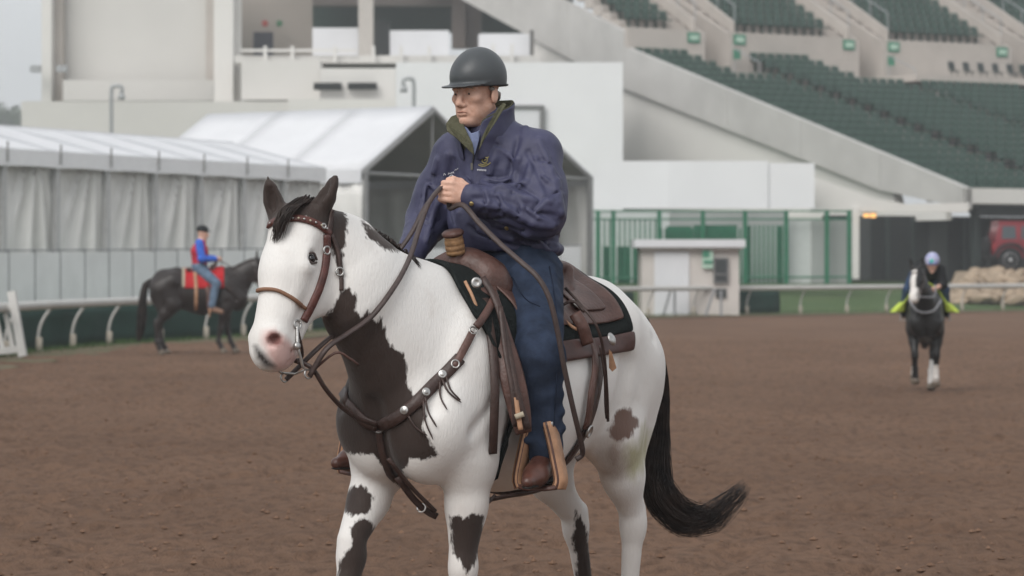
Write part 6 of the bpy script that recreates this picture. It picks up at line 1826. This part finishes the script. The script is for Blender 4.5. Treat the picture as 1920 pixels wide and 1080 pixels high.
    if helmet:
        T.ell(H_(-.01, 0, .035), (.130, .105, .115), hx, k=0); T.ell(H_(-.01, 0, -.09), (.14, .12, .085), hx, k=.01, sub=True); T.ell(H_(.10, 0, .012), (.07, .075, .008), hx, k=.01)
    else:
        T.ell(H_(-.012, 0, .048), (.112, .090, .082), hx, k=0); T.ell(H_(-.012, 0, -.045), (.13, .11, .07), hx, k=.008, sub=True); T.ell(H_(.11, 0, .028), (.06, .068, .007), hx, k=.01)
    V, Q = T.mesh(); hob = np_mesh_obj('helmet' if helmet else 'cap', fr.wn(V), Q, mats['hat'], o)
    return o, hob, H_

m_cloth_red = mat('red_saddle_cloth', (.42, .018, .024), .8, .2, vary=.15, scale=8, bump=.15, bscale=30)
m_cloth_lime = mat('lime_saddle_cloth', (.48, .60, .09), .7, .2, vary=.12, scale=8)
def cloth(fr, bvh, name, m, label, u0, u1, phi, off, thick, cz=1.2, parent=None, flare=0.0, cat='saddle cloth'):
    rows = []
    for j in range(21):
        a = -phi + 2 * phi * j / 20; row = []
        for i in range(13):
            u = u0 + (u1 - u0) * i / 12; dw = fr.L * math.sin(a) + Vector((0, 0, math.cos(a)))
            h = bvh.ray_cast(fr.w(u, 0, cz) + dw * 1.2, -dw); p = h[0] if h[0] else fr.w(u, 0, cz) + dw * .3
            k = max(0, abs(a) / phi - .45); row.append(p + dw * (off + flare * k * k * 3 * (.6 + .4 * math.sin(i * 1.1))))
        rows.append(row)
    o = sheet_obj(name, rows, m, parent, thick)
    if label: tag(o, label, cat)
    return o

# ---- dark horse standing by the left rail, seen from its right side
LFr = Frame((P(368, 664, 50.8).x, 50.8, 0), math.radians(6))
lneck = [((.58, 0, 1.20), .31, .60), ((.76, 0, 1.36), .24, .58), ((.95, -.02, 1.52), .18, .60), ((1.10, -.03, 1.63), .125, .66)]
lhead = head_frame((1.13, -.04, 1.70), (1.30, -.10, 1.17), (.95, -.3, 0))
lears = [((1.10, .03, 1.73), (1.09, .05, 1.90), (1, 0, .2)), ((1.10, -.10, 1.73), (1.09, -.12, 1.90), (1, 0, .2))]
llegs = horse_legs(lf=foreleg(1, (.52, .86), (.56, .50), (.62, .25)), rf=foreleg(-1, (.52, .86), (.44, .50), (.40, .25)),
    lh=[(-.40, .18, .92), (-.66, .15, .55), (-.62, .15, .25), (-.57, .15, .15), (-.54, .15, .08)], rh=[(-.42, -.18, .92), (-.70, -.15, .55), (-.70, -.15, .25), (-.66, -.15, .15), (-.63, -.15, .08)])
lh, _ = bg_horse(LFr, lneck, lhead, llegs, lears, (.022, .016, .015), 'dark brown horse with red saddle cloth standing by the white rail', blaze=[(.30, .62, .06, -.20, 0)],
    tail=[(-.80, 0, 1.38), (-.90, 0, 1.28), (-.96, 0, 1.0), (-.97, 0, .7), (-1.0, 0, .42), (-1.03, 0, .26)])
bm_ = [c for c in lh.children if c.name.startswith('body')][0]
LB_H = BVHTree.FromPolygons([tuple(v.co) for v in bm_.data.vertices], [tuple(p.vertices) for p in bm_.data.polygons])
cloth(LFr, LB_H, 'saddle_cloth', m_cloth_red, 'bright red saddle cloth with pale edge on the dark brown horse', -.22, .50, R_(88), .015, .02)
e_ = cloth(LFr, LB_H, 'cloth_edge', m_wool, None, -.25, -.20, R_(84), .022, .02, parent=[o for o in bpy.data.objects if o.name == 'saddle_cloth'][0])
ls = empty('stock_saddle', LFr.w(.1, 0, 1.5), 'small brown saddle on the red cloth of the dark brown horse', 'saddle')
T = SDF((-.3, -.3, 1.35), (.5, .3, 1.75), .012)
T.ell((.08, 0, 1.50), (.26, .16, .06), k=.03); T.ell((.30, 0, 1.57), (.06, .14, .08), k=.04); T.cap((.33, 0, 1.6), (.36, 0, 1.70), .03, .028, k=.02); T.cap((-.14, -.12, 1.55), (-.14, .12, 1.55), .045, k=.04)
V, Q = T.mesh(); np_mesh_obj('seat', LFr.wn(V), Q, m_lea, ls)
for s in (-1, 1):
    MB().ribbon(spline([LFr.w(.14, s * .20, 1.45), LFr.w(.22, s * .33, 1.15), LFr.w(.24, s * .34, .82)], 5), LFr.L * s, .09, .01).build('fender', m_lea, ls, True)
    MB().ribbon(spline([LFr.w(-.02, s * .2, 1.5), LFr.w(.0, s * .335, 1.2), LFr.w(.0, s * .30, .92), LFr.w(.0, s * .1, .79)], 5), LFr.L * s, .06, .01).build('cinch', m_lea_tan, ls, True)
    MB().tube([LFr.w(.24, s * .28, .84), LFr.w(.24, s * .27, .70), LFr.w(.24, s * .42, .70), LFr.w(.24, s * .41, .84)], .016, 6).build('stirrup', m_lea_tan, ls, True)
MB().ribbon(spline([LFr.w(.34, -.24, 1.40), LFr.w(.62, -.26, 1.18), LFr.w(.86, -.12, 1.06), LFr.w(.92, 0, 1.04)], 5), (LFr.L * -1 + LFr.F * .4).normalized(), .035, .008).build('breast_strap', m_lea_d, ls, True)
blue = mat('bright_blue_shirt', (.045, .13, .55), .7, .2, vary=.15, scale=14); redv = mat('red_vest', (.42, .025, .05), .7, .2, vary=.15, scale=14)
JL = dict(pel=(.06, 0, 1.60), che=(.06, 0, 1.88), neck=(.09, 0, 2.08), head=(.12, 0, 2.22), face=(.22, -.02, 2.21), lsh=(.06, .19, 2.02), rsh=(.06, -.19, 2.02), lel=(.14, .26, 1.76), rel=(.10, -.26, 1.74),
    lwr=(.36, .12, 1.74), rwr=(.33, -.14, 1.74), lhip=(.06, .11, 1.56), rhip=(.06, -.11, 1.56), lkn=(.36, .33, 1.30), rkn=(.36, -.33, 1.30), lan=(.28, .36, .90), ran=(.28, -.36, .90), ltoe=(.46, .40, .80), rtoe=(.46, -.40, .80))
bg_rider(LFr, JL, dict(skin=m_skin, vest=redv, sleeve=blue, leg=mat('light_denim', (.11, .16, .23), .85, .15, vary=.3, scale=14), boot=mat('tan_boot', (.22, .13, .09), .6, .3), hat=mat('dark_cap', (.018, .02, .022), .7, .2)),
    'person in red vest, blue sleeves and dark cap sitting on the dark brown horse')
lb_ = empty('bridle', LFr.w(1.2, 0, 1.5), 'plain dark bridle and reins on the dark brown horse by the rail', 'bridle')
poll, a_, n_, l_, HL = lhead; HLf = lambda ca, cn, cl: LFr.w(*(poll + (a_ * ca + n_ * cn + l_ * cl) * HL / .56))
for s in (-1, 1):
    MB().ribbon([HLf(.02, -.08, s * .095), HLf(.2, -.09, s * .108), HLf(.42, -.09, s * .068)], LFr.L * s, .024, .008).build('cheekpiece', m_lea_d, lb_)
    MB().tube(spline([HLf(.46, -.10, s * .066), LFr.w(.95, s * .12, 1.38), LFr.w(.52, s * .1, 1.66), LFr.w(.40, s * .1, 1.74)], 5), .009, 5).build('rein', m_lea_d, lb_, True)

# ---- black horse galloping toward the camera
rx = P(1741, 735, 41)
RFr = Frame((rx.x, 41.4, gz1(rx.x, 41) + .0), math.radians(-97))
rneck = [((.58, 0, 1.20), .30, .60), ((.80, -.02, 1.36), .23, .60), ((.98, -.08, 1.58), .17, .62), ((1.08, -.13, 1.72), .12, .70)]
rhead = head_frame((1.11, -.14, 1.80), (1.40, -.22, 1.37), (.86, -.50, 0))
rears = [((1.08, -.07, 1.83), (1.10, -.05, 1.97), (1, 0, .3)), ((1.08, -.20, 1.83), (1.10, -.23, 1.97), (1, 0, .3))]
rlegs = horse_legs(lf=foreleg(1, (.58, .90), (.66, .56), (.58, .32), 1.0), rf=foreleg(-1, (.58, .90), (.74, .56), (.66, .36), 1.2),
    lh=[(-.36, .16, .92), (-.50, .13, .56), (-.20, .10, .30), (-.14, .10, .18), (-.10, .10, .09)], rh=[(-.42, -.16, .92), (-.80, -.14, .62), (-.92, -.13, .34), (-.98, -.13, .26), (-1.02, -.13, .20)])
rh, _ = bg_horse(RFr, rneck, rhead, rlegs, rears, (.008, .007, .007), 'black horse with white blaze and lime cloth galloping along the dirt track', blaze=[(.04, .34, .050, -.04, -.01), (.34, .62, .08, -.13, -.01)],
    socks=[('lf', .42), ('lh', .46), ('rf', .22), ('rh', .34)], tail=[(-.80, 0, 1.38), (-.92, 0, 1.32), (-1.10, 0, 1.12), (-1.14, .02, .9), (-1.08, .03, .72), (-1.05, .03, .6)], slim=.80)
bm_ = [c for c in rh.children if c.name.startswith('body')][0]
RB_H = BVHTree.FromPolygons([tuple(v.co) for v in bm_.data.vertices], [tuple(p.vertices) for p in bm_.data.polygons])
cloth(RFr, RB_H, 'saddle_cloth', m_cloth_lime, 'lime yellow saddle cloth flapping on the galloping black horse', .02, .50, R_(94), .03, .02, flare=.24)
rsad = empty('racing_saddle', RFr.w(.2, 0, 1.55), 'tiny dark exercise saddle on the lime cloth of the galloping horse', 'saddle')
T = SDF((-.2, -.3, 1.4), (.5, .3, 1.75), .012); T.ell((.14, 0, 1.53), (.20, .13, .05), k=.03); T.cap((.26, -.08, 1.53), (.26, .08, 1.53), .05, k=.04)
V, Q = T.mesh(); np_mesh_obj('seat', RFr.wn(V), Q, m_lea_d, rsad)
for s in (-1, 1):
    MB().ribbon([RFr.w(.22, s * .16, 1.50), RFr.w(.30, s * .31, 1.16)], RFr.L * s, .03, .008).build('stirrup_leather', m_lea_d, rsad)
    MB().tube([RFr.w(.30, s * .26, 1.16), RFr.w(.30, s * .25, 1.06), RFr.w(.30, s * .36, 1.06), RFr.w(.30, s * .35, 1.16)], .012, 6).build('stirrup', m_galv, rsad)
blk = mat('black_shirt', (.016, .017, .019), .8, .2, vary=.2)
JR = dict(pel=(-.06, 0, 1.72), che=(.24, .05, 1.80), neck=(.40, .08, 1.84), head=(.50, .10, 1.90), face=(.60, .09, 1.88), lsh=(.34, .22, 1.80), rsh=(.34, -.10, 1.80), lel=(.42, .25, 1.58), rel=(.42, -.16, 1.58),
    lwr=(.66, .13, 1.52), rwr=(.66, -.07, 1.52), lhip=(-.04, .12, 1.70), rhip=(-.04, -.12, 1.70), lkn=(.32, .27, 1.50), rkn=(.32, -.24, 1.50), lan=(.10, .31, 1.20), ran=(.10, -.30, 1.20), ltoe=(.24, .32, 1.14), rtoe=(.24, -.31, 1.14))
ro_, hob, HR = bg_rider(RFr, JR, dict(skin=m_skin, vest=blk, sleeve=blk, leg=mat('blue_jeans', (.03, .055, .11), .85, .15, vary=.2), boot=m_sole, hat=mat('white_blue_helmet', (.62, .62, .70), .4, .4, scale=22, color2=(.06, .08, .40)), short=True),
    'person in black shirt and white and blue helmet crouched on the galloping black horse', True)
MB().lathe(RFr.w(*HR(.120, 0, .045)), RFr.F, [(.035, 0), (.030, .010), (.010, .016)], 10).build('helmet_emblem', mat('teal_emblem', (.06, .42, .36), .5, .3), hob, True)
rb_ = empty('bridle', RFr.w(1.3, -.15, 1.5), 'dark bridle with pale reins on the galloping black horse', 'bridle')
poll, a_, n_, l_, HL = rhead; HRf = lambda ca, cn, cl: RFr.w(*(poll + (a_ * ca + n_ * cn + l_ * cl) * HL / .56))
for s in (-1, 1):
    MB().ribbon([HRf(.02, -.08, s * .095), HRf(.2, -.09, s * .108), HRf(.42, -.09, s * .068)], RFr.L * s, .022, .008).build('cheekpiece', m_lea_d, rb_)
    MB().tube(spline([HRf(.46, -.10, s * .066), RFr.w(1.0, s * .16 - .04, 1.42), RFr.w(.74, s * .11 + .02, 1.58)], 5), .010, 5).build('rein', m_bpost, rb_, True)
MB().tube(spline([HRf(.10, .03, .07), HRf(.09, .05, 0), HRf(.10, .03, -.07)], 4), .010, 6).build('browband', m_lea_d, rb_, True)
MB().tube(spline([RFr.w(.80, .22, 1.36), RFr.w(.96, .12, 1.22), RFr.w(1.0, -.02, 1.18), RFr.w(.96, -.14, 1.22), RFr.w(.80, -.24, 1.36)], 5), .016, 6).build('yoke', m_bpost, rb_, True)

# ------------------------------------------------------------------ thin morning haze over the whole place
hz_m = bpy.data.materials.new('morning_haze'); hz_m.use_nodes = True; n, l = hz_m.node_tree.nodes, hz_m.node_tree.links
for q in list(n):
    if q.type != 'OUTPUT_MATERIAL': n.remove(q)
pv = n.new('ShaderNodeVolumePrincipled'); pv.inputs['Color'].default_value = (.93, .95, .97, 1); pv.inputs['Density'].default_value = .0011; pv.inputs['Anisotropy'].default_value = .2
l.new(pv.outputs['Volume'], [q for q in n if q.type == 'OUTPUT_MATERIAL'][0].inputs['Volume'])
hz = MB().box((0, 250, 22), (760, 760, 48)).build('haze', hz_m); tag(hz, kind='stuff')
